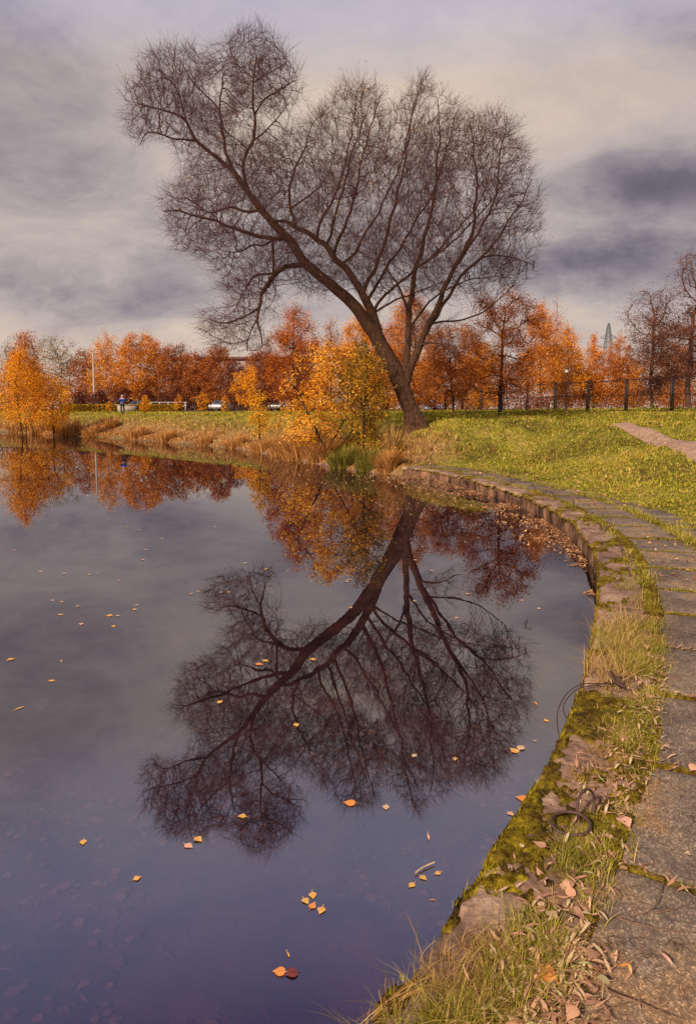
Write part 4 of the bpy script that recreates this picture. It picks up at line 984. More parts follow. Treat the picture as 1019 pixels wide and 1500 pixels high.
FLOAT = [(122,1234,.05,'birch','gold','yellow leaf floating alone left of the tree reflection'),
 (277,1239,.06,'birch','pink','pinkish leaf, lower left one of the touching pair floating left of centre'),
 (291,1230,.06,'birch','gold','yellow leaf, upper right one of the touching pair floating left of centre'),
 (202,1286,.045,'birch','gold','small yellow leaf floating below the left edge of the crown reflection'),
 (354,1196,.055,'birch','gold','yellow leaf floating over the lowest tip of the reflected crown'),
 (323,1028,.06,'birch','gold','yellow leaf floating on the left part of the reflected crown'),
 (434,1062,.06,'birch','gold','yellow leaf floating in the middle of the reflected crown'),
 (511,1176,.075,'heart','orange','round deep orange leaf floating below the reflected branches'),
 (565,1183,.055,'birch','pale','pale leaf floating right of the round orange one'),
 (606,1107,.05,'birch','pale','pale leaf on the right side of the reflected crown'),
 (666,1112,.045,'birch','gold','small yellow leaf near the right edge of the reflected crown'),
 (627,1226,.06,'willow','pink','slender pinkish leaf floating between orange leaf and mossy kerb'),
 (458,1312,.052,'birch','gold','topmost yellow leaf of the floating cluster of four'),
 (448,1320,.05,'birch','gold','left yellow leaf of the floating cluster of four'),
 (458,1326,.05,'birch','orange','orange tinted middle leaf of the floating cluster of four'),
 (470,1334,.055,'birch','gold','lowest yellow leaf with long stalk in the floating cluster of four'),
 (602,1297,.045,'birch','gold','yellow leaf, lowest of the loose trio close to the kerb'),
 (620,1286,.045,'birch','gold','yellow leaf, middle one of the loose trio close to the kerb'),
 (640,1279,.04,'birch','gold','yellow leaf, upper right one of the loose trio close to the kerb'),
 (408,1423,.055,'heart','orange','bright orange heart shaped leaf touching a dark red one'),
 (426,1426,.058,'heart','red','dark red leaf touching the bright orange heart shaped leaf'),
 (422,1398,.035,'willow','gold','tiny yellow leaf just above the orange heart shaped leaf'),
 (634,1318,.03,'willow','orange','tiny brownish orange leaf under the loose trio'),
 (752,1099,.085,'birch','gold','yellow leaf, left part of the pair near the wire loop'),
 (763,1095,.075,'birch','pale','pale leaf, right part of the pair near the wire loop'),
 (784,1030,.075,'willow','orange','orange leaf floating left of the dangling wire'),
 (799,1055,.055,'birch','gold','yellow leaf floating just left of the dangling wire foot'),
 (763,1169,.075,'heart','orange','large orange leaf against the kerb left of the mooring ring'),
 (748,1192,.05,'birch','pink','pinkish leaf against the kerb below the large orange one'),
 (15,966,.08,'birch','gold','yellow leaf at the far left edge of the water'),
 (30,1037,.09,'willow','gold','slender yellow leaf near the left edge of the frame'),
 (75,997,.06,'birch','gold','small yellow leaf right of the slender one near the left edge'),
 (90,968,.06,'willow','gold','small slender leaf above two others on the left water'),
 (119,914,.07,'birch','pink','pinkish leaf, lowest of the scattered group on upper left water'),
 (88,900,.07,'birch','gold','yellow leaf, leftmost of the scattered group on upper left water'),
 (161,901,.09,'birch','gold','larger yellow leaf of the close pair on upper left water'),
 (173,902,.06,'birch','pale','smaller pale leaf of the close pair on upper left water'),
 (114,888,.06,'birch','pale','pale leaf at the top of the scattered group on upper left water'),
 (389,968,.07,'birch','gold','yellow leaf, right one of a pair over the reflected trunk'),
 (380,973,.08,'birch','orange','orange leaf, left one of a pair over the reflected trunk'),
 (457,966,.07,'birch','gold','yellow leaf over the reflected upper stem'),
 (782,1085,.03,'birch','pale','tiny pale speck of leaf right of the yellow pair near the wire'),
 (666,1112,.05,'birch','pale','pale leaf beside the small yellow one at right edge of reflected crown')]
for px, py, L, kd, c_, lab in FLOAT[:-1]:
    p_ = G(px, py, .003); leaf(p_[0], p_[1], .003, L*.88, kd, c_, lab)
r = np.random.default_rng(5)
for k in range(85):
    px = r.uniform(5, 850); py = 680+r.random()**1.1*240
    p_ = G(px, py, .003); dd, _, _ = shore_d([p_[0]], [p_[1]])
    if dd[0] > -.3: continue
    leaf(p_[0], p_[1], .003, r.uniform(.035, .07), 'birch', ['gold', 'pale', 'pink'][k % 3], 'small pale leaf scattered on the open water', group='small leaves scattered on the open water')
# floating raft of leaves along the wall and at the bank
n = 9500; s = rng.uniform(s0+8, SE+.2, n); f_ = rng.exponential(.45, n)+.02; dd = -f_
x, y = wpt(np.minimum(s, SE), dd); y += np.where(s > SE, s-SE, 0)
wide = ss(s0+9, s0+17, s)
k = f_*rng.uniform(.7, 1.4, n) < .10+2.6*wide+.5*(fbm(x*2, y*2, 0, 2, 3)-.5)
k &= fbm(x*1.3, y*1.3, 0, 4, 14)+rng.normal(0, .05, n) > .50-.10*np.exp(-f_*3)+.06*(1-wide)
x1, y1 = x[k], y[k]
n = 15000; x = rng.uniform(-6, 3.4, n); y = rng.uniform(14, 30, n); d, w, _ = shore_d(x, y)
k = (d < -.02) & (-d < 5.2*rng.random(n)**1.5) & (fbm(x*.9+3, y*1.6, 0, 4, 16)+rng.normal(0, .05, n) > .50) & (x > -4+.0*y)
x1 = np.r_[x1, x[k]]; y1 = np.r_[y1, y[k]]
C_ = np.stack([x1, y1, np.full(len(x1), .012)], 1)
V_, q_ = leafquads(C_, rng.uniform(.025, .065, len(C_)), flat=.9)
V_[:, 2] = np.maximum(V_[:, 2]*1.0, .002)
tag(mk('floating_leaves', V_, q_, mat=LIT), kind='stuff')
# sunken leaves on the pond bed
n = 4200; x = rng.uniform(-4, 1.6, n); y = rng.uniform(.6, 6, n); d, w, _ = shore_d(x, y); k = (d < -.1) & (fbm(x*1.5, y*1.5, 0, 3, 19)+rng.normal(0, .05, n) > .54); x, y = x[k], y[k]
sunk_x, sunk_y = x, y
# litter of willow leaves in the foreground: merged, nobody could count it
def litter(P2, zf, col_i, Ls, r):
    mb = MB()
    for (x, y), zz, L in zip(P2, zf, Ls):
        V, q = leafshape('willow' if r.random() < .95 else 'birch', L, r)
        a = r.uniform(0, 6.28); b = r.normal(0, .25); cs, sn = math.cos(a), math.sin(a)
        V = np.stack([V[:, 0]*math.cos(b)-V[:, 2]*math.sin(b), V[:, 1], V[:, 0]*math.sin(b)+V[:, 2]*math.cos(b)], 1)
        V = np.stack([V[:, 0]*cs-V[:, 1]*sn+x, V[:, 0]*sn+V[:, 1]*cs+y, V[:, 2]-V[:, 2].min()*.7+zz], 1)
        mb.add(V, q)
    return mb
r = np.random.default_rng(23); pts_ = []; zz_ = []; Ls_ = []
rgc = G(845, 1203, ZP)
def addlit(n, sa, sb, mu, sd, Lr, zr):
    for _ in range(n):
        s = r.uniform(sa, sb); d_ = r.normal(mu, sd); x, y = wpt(s, max(.02, d_)*float(fs(s)))
        if math.hypot(x-rgc[0], y-rgc[1]) < .13 and r.random() < .8: continue
        pts_.append((float(x), float(y))); zz_.append(ZP-.005+r.uniform(*zr)); Ls_.append(r.uniform(*Lr))
sB = float(np.interp(1.95, WALL[:, 1], DW))
addlit(1200, sB-.35, sB+.6, .50, .10, (.025, .062), (0, .03))
addlit(620, sB+.3, s0+6, .50, .05, (.025, .06), (0, .02))
addlit(480, sB-.4, s0+7, .38, .09, (.03, .06), (.01, .05))
for js in JOINTS[1:8]:
    for _ in range(46):
        d_ = r.uniform(.5, 1.25); x, y = wpt(js+r.normal(0, .03), d_); pts_.append((float(x), float(y))); zz_.append(.27+r.uniform(0, .012)); Ls_.append(r.uniform(.03, .07))
addlit(160, s0, s0+9, .85, .25, (.012, .03), (-.003, .0))
SUNK = leafmat('sunken_leaf', [(.0, (.10, .05, .04)), (.5, (.26, .14, .09)), (1, (.42, .26, .16))], .1, .1, 3)
rs = np.random.default_rng(77); mb = MB(); zb_ = hz(sunk_x, sunk_y)
for a_, b_, c_ in zip(sunk_x, sunk_y, zb_):
    V, q = leafshape(['birch', 'heart', 'willow'][rs.integers(0, 3)], rs.uniform(.035, .085), rs); t_ = rs.uniform(0, 6.28); cs, sn = math.cos(t_), math.sin(t_)
    mb.add(np.stack([V[:, 0]*cs-V[:, 1]*sn+a_, V[:, 0]*sn+V[:, 1]*cs+b_, V[:, 2]*.4+c_+.015], 1), q)
tag(mb.build('sunken_leaves', SUNK, smooth=True), kind='stuff')
LIT2 = leafmat('willow_litter', [(.0, (.20, .09, .05)), (.3, (.40, .20, .12)), (.55, (.60, .32, .19)), (.8, (.62, .42, .24)), (1, (.42, .40, .14))], .15, .1, 8)
tag(litter(pts_, zz_, None, Ls_, r).build('leaf_litter', LIT2, smooth=True), kind='stuff')
# individually readable fallen leaves on the slabs
ONS = [(425+375,1433,.09,'heart','orange','broad orange leaf lying in the willow litter left of the near slab'),(912,1414,.045,'willow','orange','orange leaf alone on the near slab, left of its pair mate'),(920,1418,.05,'willow','gold','yellow brown leaf on the near slab close to the orange one'),(975,1404,.06,'willow','pink','pinkish leaf on the mossy joint at the right edge'),(915,1205,.075,'heart','pink','crumpled pink leaf beside the slab corner right of the mooring ring'),(1006,1251,.03,'birch','pale','tiny pale leaf on the slab near right edge'),(888,1252,.05,'heart','red','dark reddish leaf below the mooring ring at slab edge'),(850,1294,.04,'willow','pink','pinkish leaf upright in moss below the mooring ring'),(763,1238,.03,'birch','pale','pale leaf on bare kerb left of the mooring ring')]
for px, py, L, kd, c_, lab in ONS:
    p_ = G(px, py, .30); leaf(p_[0], p_[1], .30, L, kd, c_, lab)

# ------------------------------------------------------------------ ironwork on the kerb
RUST = plain('rusty_iron', (.085, .045, .038), .75, .35, .5, 60)
def ringmesh(mb, c, r_, t_, nrm, k=40, spin=0, a0=0, a1=2*math.pi, sx=1):
    nrm = Vector(nrm).normalized(); u = nrm.orthogonal().normalized(); u.rotate(Matrix.Rotation(spin, 3, nrm)); v = nrm.cross(u)
    a = np.linspace(a0, a1, k); Pp = np.array([np.array(c)+r_*(sx*math.cos(t)*np.array(u)+math.sin(t)*np.array(v)) for t in a])
    # frame-stable torus: rings by hand
    V = []; m_ = 9
    for t, p_ in zip(a, Pp):
        rd = (p_-np.array(c)); rd /= np.linalg.norm(rd)
        for j in range(m_):
            an = j/m_*2*math.pi; V.append(p_+t_*(rd*math.cos(an)+np.array(nrm)*math.sin(an)))
    q = [[i*m_+j, i*m_+(j+1) % m_, (i+1)*m_+(j+1) % m_, (i+1)*m_+j] for i in range(k-1) for j in range(m_)]
    mb.add(V, q)
c0 = G(852, 1196, ZP+.01); mr = empty('mooring_ring', c0, 'rusty iron mooring ring lying through its upright loop on the mossy kerb', 'mooring ring')
b = MB(); cA = G(857, 1192, ZP+.025); ringmesh(b, (cA[0]+.004, cA[1]+.01, ZP+.058), .068, .0062, (.62, -.78, .12), 44, 0, R(0), R(360), 1.0)
b.build('anchor_loop', RUST, mr, True)
b = MB(); cB = G(835, 1211, ZP+.03); ringmesh(b, (cB[0], cB[1]+.0, ZP+.046), .080, .0064, (-.08, -.02, 1), 60, 0); b.build('ring', RUST, mr, True)
# bent rebar hooks
HK = [(725,698,'rusty bent hook farthest along the curving wall'),(749,707,'rusty hook second farthest along the wall'),(783,718,'rusty hook at the bend where the wall starts turning'),(811,730,'rusty hook just before the paired loops, far side'),(839,742,'single rusty hook in the grass strip at the middle of the bend'),(858,757,'slanting rusty hook with a small dark stone beside it'),(880,777,'pair of rusty hooks closest to the big grass tuft, left prong thick'),(910,808,'single slanted rusty spike in the grass strip'),(922,845,'short rusty spike half hidden in the yellow grass tuft')]
for i_, (px, py, lab) in enumerate(HK):
    c = G(px, py, ZP); r = np.random.default_rng(i_); hh = (.13 if i_ > 4 else .16); dx = r.uniform(-.07, .03)
    b = MB(); t = np.linspace(0, 1, 12)
    Pp = np.stack([c[0]+dx*t**1.4+(0 if i_ > 6 else -.06)*np.clip(t-.6, 0, 1)*2, c[1]+.02*t, ZP-.03+hh*np.sin(np.minimum(t*1.25, 1.25)*math.pi/2*.98)], 1)
    b.tubes(Pp, np.full(12, .011), 7, True)
    if i_ in (1, 5, 6):
        Pp = np.stack([c[0]+.05+.06*t, c[1]-.01+.0*t, ZP-.02+hh*.75*np.sin(t*math.pi*.8)], 1); b.tubes(Pp, np.full(12, .009), 7, True)
    o = b.build('rebar_hook', RUST, None, True); tag(o, lab, 'iron hook', 'rusty hooks set along the kerb')
# dangling wire
def wirepts(L, z_=None):
    out_ = []
    for px, py, zz in L: p_ = G(px, py, zz); out_.append(p_)
    return smooth(resample(np.array(out_), .02), 6)
WIRE = plain('dark_wire', (.04, .022, .022), .7, .3, .3, 40)
b = MB()
for L in ([(908,1000,.31),(890,1002,.33),(868,1001,.32),(850,1001,.31),(832,1012,.25),(822,1026,.18),(815,1042,.12),(815,1062,.05),(820,1085,.0)],
          [(905,994,.31),(880,1002,.33),(860,1005,.30),(845,1008,.26),(830,1022,.2),(822,1035,.14),(826,1048,.1),(834,1058,.1)]):
    Pp = wirepts(L); b.tubes(Pp, np.full(len(Pp), .0034), 6)
tag(b.build('wire', WIRE, None, True), 'dark bent wire dangling from the mossy kerb over the water', 'wire')
b = MB()
for L in ([(890,985,.32),(897,993,.33),(905,1003,.34),(914,1006,.32)], [(893,984,.34),(903,994,.36),(913,1002,.34)], [(900,992,.32),(925,992,.31),(940,1003,.30),(936,1012,.30)]):
    Pp = wirepts(L); b.tubes(Pp, np.full(len(Pp), .010), 8, True)
tag(b.build('broken_loop', RUST, None, True), 'flattened rusty iron loop on the moss where the dark wire starts', 'iron loop')
# twigs on paving
TW = barkmat('dead_twig', (.10, .055, .035), (.24, .13, .08), 20, .2, .003)
for L, lab in (([(970,1285,.30),(966,1310,.31),(958,1325,.30),(946,1338,.30),(920,1343,.29),(890,1340,.29)], 'thin reddish twig curving across the near slab right of the moss'),
               ([(885,1448,.29),(910,1462,.29),(938,1468,.29),(960,1482,.29),(1000,1497,.29)], 'dark thin twig lying low on the nearest slab'),
               ([(868,1482,.30),(890,1476,.29),(915,1466,.29),(935,1462,.29)], 'short twig meeting the dark one on nearest slab'),
               ([(905,1345,.29),(940,1355,.29),(975,1362,.29),(1019,1366,.29)], 'long pale twig along the mossy joint of the near slab'),
               ([(960,1337,.29),(985,1335,.29),(1010,1325,.29)], 'small crooked twig right of the reddish one')):
    Pp = wirepts(L); Pp[:, :2] += (np.cumsum(rng.normal(size=(len(Pp), 2))*.0012, 0)); b = MB(); b.tubes(Pp, np.linspace(.0028, .0012, len(Pp)), 6)
    tag(b.build('twig', TW, None, True), lab, 'twig', 'dead twigs on the paving')
STW = plain('straw_stem', (.55, .38, .18), .8, 0, .3, 30)
for L, lab in (([(608,1279,.01),(613,1272,.01),(636,1263,.012)], 'pale straw stem floating above the loose trio of leaves'), ([(772,907,.01),(768,912,.03),(765,916,.012),(778,920,.008)], 'dark short stick floating before the curved wall')):
    Pp = wirepts(L); b = MB(); b.tubes(Pp, np.full(len(Pp), .0035), 6); tag(b.build('stem', STW if 'straw' in lab else WIRE, None, True), lab, 'stem')
# nearest dry stems leaning over the water, bottom of frame
b = MB(); r = np.random.default_rng(4)
for k in range(16):
    p0 = G(r.uniform(600, 650), r.uniform(1425, 1450), ZP+.01); p1 = G(r.uniform(515, 560), r.uniform(1482, 1508), ZP-.02); mid = (p0+p1)/2+np.array([0, 0, .03+r.random()*.02])
    Pp = resample(np.array([p0, mid, p1]), .02); Pp = smooth(Pp, 20); b.tubes(Pp, np.linspace(.003, .0012, len(Pp)), 4)
for k in range(5):
    p0 = G(r.uniform(560, 600), r.uniform(1480, 1500), ZP); p1 = p0+np.array([r.uniform(-.04, .02), r.uniform(.0, .05), r.uniform(.05, .11)]); b.tubes(np.linspace(p0, p1, 5), np.linspace(.002, .001, 5), 4)
tag(b.build('straw_bundle', STRAW), 'bundle of straw coloured dead stems bending off the kerb over the water', 'dead stems')

# ------------------------------------------------------------------ fence on the right
FM = plain('fence_steel', (.022, .013, .013), .6, .2, .4, 20)
posts = [(1060,549,603),(975,551,601),(912,555,601.5),(857,558,602),(810,562,603),(768,566,603.5)]
HT = 1.9; pp_ = []
base = [(18.3, 30.5)]
D0 = [None]*6
P975 = np.array([(975-509.5)/F*36.5, 36.0]); P768 = np.array([(768-509.5)/F*50.5, 50.0])
fl = [P975+(P768-P975)*(k/4.0) for k in range(-2, 9)]
fr_ = empty('metal_fence', (P975[0], P975[1], hz1(*P975)), 'dark open metal fence with square posts and thin rails behind the right meadow', 'fence')
zt = []
for k, p_ in enumerate(fl):
    z = hz1(p_[0], p_[1]); zt.append(z)
    b = MB(); b.box((p_[0]-.04, p_[1], z+HT/2-.05), (.10, .10, HT+.1)); b.box((p_[0]+.09, p_[1]+.03, z+HT/2-.05), (.05, .05, HT+.05)); b.box((p_[0], p_[1], z+HT+.02), (.2, .14, .04)); b.build('post', FM, fr_)
for hgt_ in (.10, .98, 1.86):
    b = MB(); Pp = np.array([(p_[0], p_[1], z+hgt_) for p_, z in zip(fl, zt)]); b.tubes(Pp, np.full(len(Pp), .024), 5); b.build('rail', FM, fr_)
b = MB()
for k in range(len(fl)-1):
    for t in np.linspace(0, 1, 26)[1:-1]:
        p_ = fl[k]*(1-t)+fl[k+1]*t; z = zt[k]*(1-t)+zt[k+1]*t; b.tubes(np.array([(p_[0], p_[1], z+.1), (p_[0], p_[1], z+1.86)]), np.full(2, .0045), 3)
b.build('mesh_wires', FM, fr_)
# ------------------------------------------------------------------ lamps, pylon, cars, block, person
PALE = plain('pale_metal', (.36, .32, .30), .6, 0, .12, 3)
c = at(139, 602, 100); zb = 1.8; lp = empty('street_lamp', (c[0], 100, zb), 'tall pale street lamp left of the white trunked birch', 'street lamp')
b = MB(); b.tubes(np.array([(c[0], 100, zb), (c[0], 100, zb+4), (c[0], 100, zb+8.3)]), np.array([.17, .13, .10]), 10, True); b.build('pole', PALE, lp, True)
b = MB(); t = np.linspace(0, 1, 8); b.tubes(np.stack([c[0]-1.1*t, 100+0*t, zb+8.2+.55*np.sin(t*1.4)], 1), np.full(8, .06), 6, True); b.build('arm', PALE, lp, True)
b = MB(); b.ball((c[0]-1.45, 100, zb+8.7), (.5, .2, .14)); b.build('lamp_head', PALE, lp, True)
c = at(828, 603, 52); zb = hz1(c[0], 52); lp = empty('globe_lamp', (c[0], 52, zb), 'thin park lamp with a round white globe behind the fence', 'street lamp')
b = MB(); b.tubes(np.array([(c[0], 52, zb), (c[0], 52, zb+2.75)]), np.array([.055, .04]), 8, True); b.build('pole', FM, lp, True)
b = MB(); b.ball((c[0], 52, zb+2.9), .15, 14, 10); b.build('globe', PALE, lp, True)
b = MB(); b.tubes(np.array([(c[0], 52, zb+2.70), (c[0], 52, zb+2.76)]), np.array([.10, .10]), 10, True); b.build('collar', FM, lp)
# pylon
c = at(891, 473, 190); zt_ = c[2]; cx = c[0]; ST = plain('galvanised_steel', (.10, .11, .13), .6, .3, .2, 3)
py = empty('electricity_pylon', (cx, 190, 1.8), 'grey lattice electricity pylon rising above orange birches on the right', 'pylon')
def tw(z): t = (zt_-z); return np.interp(t, [0, 1.2, 5, 9, 23], [.12, .35, .75, 1.0, 2.2])
b = MB(); zs = [zt_, zt_-1.2, zt_-2.4, zt_-3.6, zt_-5, zt_-6.6, zt_-8.4, zt_-10.6, zt_-13, zt_-16, zt_-19.5, 1.7]
for sx, sy in ((-1, -1), (1, -1), (1, 1), (-1, 1)):
    b.tubes(np.array([(cx+sx*tw(z), 190+sy*tw(z), z) for z in zs]), np.full(len(zs), .09), 4)
b.build('legs', ST, py)
b = MB()
for z1, z2 in zip(zs[:-1], zs[1:]):
    for (ax, ay), (bx, by) in (((-1, -1), (1, -1)), ((1, -1), (1, 1)), ((1, 1), (-1, 1)), ((-1, 1), (-1, -1))):
        for za, zb_ in ((z1, z2), (z2, z1)):
            b.tubes(np.array([(cx+ax*tw(za), 190+ay*tw(za), za), (cx+bx*tw(zb_), 190+by*tw(zb_), zb_)]), np.full(2, .05), 3)
        b.tubes(np.array([(cx+ax*tw(z2), 190+ay*tw(z2), z2), (cx+bx*tw(z2), 190+by*tw(z2), z2)]), np.full(2, .05), 3)
b.build('bracing', ST, py)
for dz, L in ((4.2, 3.4), (6.6, 5.2)):
    b = MB()
    for sx in (-1, 1):
        for oy in (-1, 1):
            z = zt_-dz; b.tubes(np.array([(cx+sx*tw(z), 190+oy*tw(z), z), (cx+sx*(tw(z)+L*.5), 190, z+.15)]), np.full(2, .06), 3); b.tubes(np.array([(cx+sx*tw(z+1), 190+oy*tw(z+1), z+1), (cx+sx*(tw(z)+L*.5), 190, z+.15)]), np.full(2, .055), 3)
    b.build('cross_arm', ST, py)
# apartment block
BW = plain('panel_wall', (.27, .18, .16), .9, 0, .12, .5); RF = plain('roof_edge', (.13, .05, .045), .8, 0, .2, 1); GLS = plain('dark_glass', (.05, .055, .07), .25, 0, .4, .4, .6)
FRM = plain('window_frame', (.34, .27, .25), .7, 0, .1, 2); BD = 165; xa, xb = at(228, 600, BD)[0], at(480, 600, BD)[0]; zr = at(300, 527, BD)[2]
bl = empty('apartment_block', ((xa+xb)/2, BD, 1.8), 'long low pinkish apartment block with dark red roof edge behind the left trees', 'building')
b = MB(); b.box(((xa+xb)/2, BD+6, (zr+1.7)/2), (xb-xa, 12, zr-1.7)); b.build('wall', BW, bl)
b = MB(); b.box(((xa+xb)/2, BD+6, zr+.35), (xb-xa+.8, 12.8, .7)); b.build('roof', RF, bl)
for fx in range(15):
    for fz in range(4):
        x_ = xa+1.9+fx*(xb-xa-3.8)/14; z_ = 3.4+fz*2.75
        b = MB(); b.box((x_, BD-.02, z_), (1.5, .1, 1.45)); w_ = b.build('window', FRM, bl)
        w_.location = (0, 0, 0)
        b = MB(); b.box((x_-.34, BD-.09, z_), (.56, .04, 1.2)); b.box((x_+.34, BD-.09, z_), (.56, .04, 1.2)); g_ = b.build('pane', GLS, bl); g_.parent = w_
# cars
CG = plain('car_glass', (.03, .035, .045), .15, 0, .2, 2, .8); TY = plain('tyre_rubber', (.02, .02, .02), .8, 0, .2, 9); RIM = plain('wheel_rim', (.45, .45, .47), .4, .5, .1, 5)
def car(px, D, colr, label, rz, z=1.8):
    c = at(px, 603, D); T = empty('parked_car', (0, 0, 0), label, 'car', 'cars parked beyond the meadow')
    L = 4.2; pr = [(-2.1, .35), (-2.1, .75), (-1.95, .9), (-1.1, .98), (-.55, 1.42), (.75, 1.46), (1.45, 1.0), (2.0, .92), (2.1, .6), (2.08, .32)]
    V = []; n_ = len(pr)
    for yy_, sc in ((-.86, 0), (-.80, 1), (.80, 1), (.86, 0)):
        for (x_, z_) in pr:
            zz = z_ if sc else min(z_, .9+(z_-.9)*.0 if z_ > .9 else z_); yv = yy_*(1-.18*max(0, z_-.95)/.5) if sc else yy_
            V.append((x_, yv, zz))
    q = [[r_*n_+i, r_*n_+(i+1) % n_, (r_+1)*n_+(i+1) % n_, (r_+1)*n_+i] for r_ in range(3) for i in range(n_)]
    b = MB(); b.add(V, q); b.add([V[i] for i in range(n_)]+[(0, -.86, .6)], t=[[(i+1) % n_, i, n_] for i in range(n_)]); b.add([V[3*n_+i] for i in range(n_)]+[(0, .86, .6)], t=[[i, (i+1) % n_, n_] for i in range(n_)])
    b.build('body', plain('car_paint', colr, .35, .2, .05, 2, .6), T)
    b = MB()
    for sy in (-1, 1):
        for xa_, xb_ in ((-.95, -.05), (.03, 1.15)):
            y1_, y2_ = sy*.835, sy*.70
            vv = [(xa_+.0, y1_, .98), (xb_, y1_, .98), (xb_-(.35 if xb_ > 1 else 0), y2_, 1.38), (xa_+(.4 if xa_ < -.5 else 0), y2_, 1.38)]
            b.add(vv+[(p0, p1-sy*.03, p2) for p0, p1, p2 in vv], [[0, 1, 2, 3], [4, 7, 6, 5], [0, 3, 7, 4], [1, 5, 6, 2]])
    for xs_, xt in ((-1.14, -.62), (1.50, .86)):
        s_ = -1 if xs_ < 0 else 1; vv = [(xs_, -.68, 1.02), (xs_, .68, 1.02), (xt, .58, 1.41), (xt, -.58, 1.41)]; vv = [(p0+s_*.02, p1, p2+.015) for p0, p1, p2 in vv]
        b.add(vv+[(p0-s_*.04, p1, p2-.03) for p0, p1, p2 in vv], [[0, 1, 2, 3], [4, 7, 6, 5]])
    b.build('windows', CG, T)
    for x_ in (-1.3, 1.3):
        for sy in (-1, 1):
            b = MB(); b.tubes(np.array([(x_, sy*.70, .31), (x_, sy*.88, .31)]), np.full(2, .31), 16, True); w_ = b.build('wheel', TY, T)
            b = MB(); b.tubes(np.array([(x_, sy*.87, .31), (x_, sy*.90, .31)]), np.full(2, .19), 12, True); r_ = b.build('rim', RIM, T); r_.parent = w_
    for sy in (-1, 1):
        b = MB(); b.ball((2.06, sy*.62, .72), (.07, .16, .09), 8, 6); b.build('headlight', PALE, T, True)
    T.location = (c[0], D, z); T.rotation_euler = (0, 0, rz)
car(324, 92, (.34, .34, .36), 'silver car, larger one parked at the roadside left of the thin yellow sapling', R(78))
car(203, 97, (.12, .12, .13), 'dark grey car behind the hedge right of the person', R(5))
car(410, 92, (.32, .27, .26), 'pale car half hidden by the yellow bush', R(75))
car(634, 96, (.35, .42, .55), 'pale blue car right of the willow base beyond the fence', R(-70))
# road and kerb-side hedge
ASP = plain('asphalt', (.16, .14, .14), .95, 0, .2, 2)
tag(mk('road', [(-80, 90, 1.83), (60, 90, 1.83), (60, 99, 1.83), (-80, 99, 1.83)], [[0, 1, 2, 3]], mat=ASP), kind='structure')
xa, xb = at(84, 600, 84)[0], at(262, 600, 84)[0]
T = empty('hedge', ((xa+xb)/2, 85, 1.8), 'long low clipped brownish hedge along the road behind the person', 'hedge')
n = 16000; C_ = np.stack([rng.uniform(xa, xb, n), rng.uniform(84.3, 85.7, n), 1.75+rng.random(n)**.7*.95], 1); C_[:, 2] -= .12*np.abs(C_[:, 1]-85)
V_, q_ = leafquads(C_, rng.uniform(.12, .22, n)); mk('foliage', V_, q_, mat=L_OLIVE, parent=T)
b = MB()
for x_ in np.arange(xa+.4, xb, .9): b.tubes(np.array([(x_, 85, 1.7), (x_+rng.normal()*.1, 85, 2.5)]), np.array([.04, .02]), 4)
b.build('stems', BARK_D, T)
CONC = plain('pale_concrete', (.32, .24, .18), .9, 0, .15, 2)
c = at(185, 600, 76)
T = empty('concrete_block', (c[0], 76, hz1(c[0], 76)), 'low pale concrete block standing on the grass behind the person', 'concrete block')
b = MB(); zc_ = hz1(c[0], 76); b.box((c[0]+.1, 76, zc_+.36), (2.0, .5, .72)); b.build('slab', CONC, T); b = MB(); b.box((c[0], 76, zc_+.76), (2.2, .6, .08)); b.build('cap', CONC, T)
GRm = PALE; xa, xb = at(222, 600, 88)[0], at(272, 600, 88)[0]
T = empty('guard_rail', ((xa+xb)/2, 88, 1.8), 'pale guard rail at the roadside between the broad orange tree and the parking place', 'railing')
for x_ in np.linspace(xa, xb, 5): b = MB(); b.box((x_, 88, 2.35), (.12, .12, 1.15)); b.build('post', PALE, T)
for z_ in (2.55, 2.95): b = MB(); b.tubes(np.array([(xa-.2, 88.1, z_), (xb+.2, 88.1, z_)]), np.full(2, .05), 6, True); b.build('rail', PALE, T)
for i_, (px, yt) in enumerate([(617,572),(689,590),(700,592),(840,592),(848,593),(806,592)]):
    c = at(px, 602, 74); zt__ = at(px, yt, 74)[2]; b = MB(); b.tubes(np.array([(c[0], 74, 1.6), (c[0], 74, zt__-.1), (c[0], 74, zt__)]), np.array([.09, .09, .03]), 8, True)
    tag(b.build('white_post', PALE, None, True), ['tall whitish post right beside the willow trunk','short whitish post beyond the fence, under the small rust maple','short whitish post next to the dark maple trunk','short whitish post right of the globe lamp pole','rightmost short whitish post near the globe lamp','short whitish post left of the globe lamp'][i_], 'post')
# person
c = at(180, 609, 60); zb = hz1(c[0], 60); Hh = 1.66
T = empty('person', (c[0], 60, zb), 'person in blue jacket and dark trousers on the far left grass, hands raised to face', 'person')
def skinmesh(name, pts, edges, rads, mat, parent, sub=1):
    me = bpy.data.meshes.new(name); me.from_pydata(pts, edges, []); o = bpy.data.objects.new(name, me); COL.objects.link(o)
    o.parent = parent; me.materials.append(mat)
    md = o.modifiers.new('skin', 'SKIN'); sv_ = me.skin_vertices[0].data
    for i, r_ in enumerate(rads): sv_[i].radius = (r_, r_)
    sv_[0].use_root = True
    s_ = o.modifiers.new('sub', 'SUBSURF'); s_.levels = sub; s_.render_levels = sub
    return o
k_ = Hh/1.7; sc3 = lambda L: [(x_*k_, y_*k_, z_*k_) for x_, y_, z_ in L]
SK = plain('skin', (.42, .22, .15), .6, 0, .05, 5); BLU = plain('blue_jacket', (.015, .06, .28), .7, 0, .25, 5); DRK = plain('dark_trousers', (.012, .012, .02), .85, 0, .2, 5)
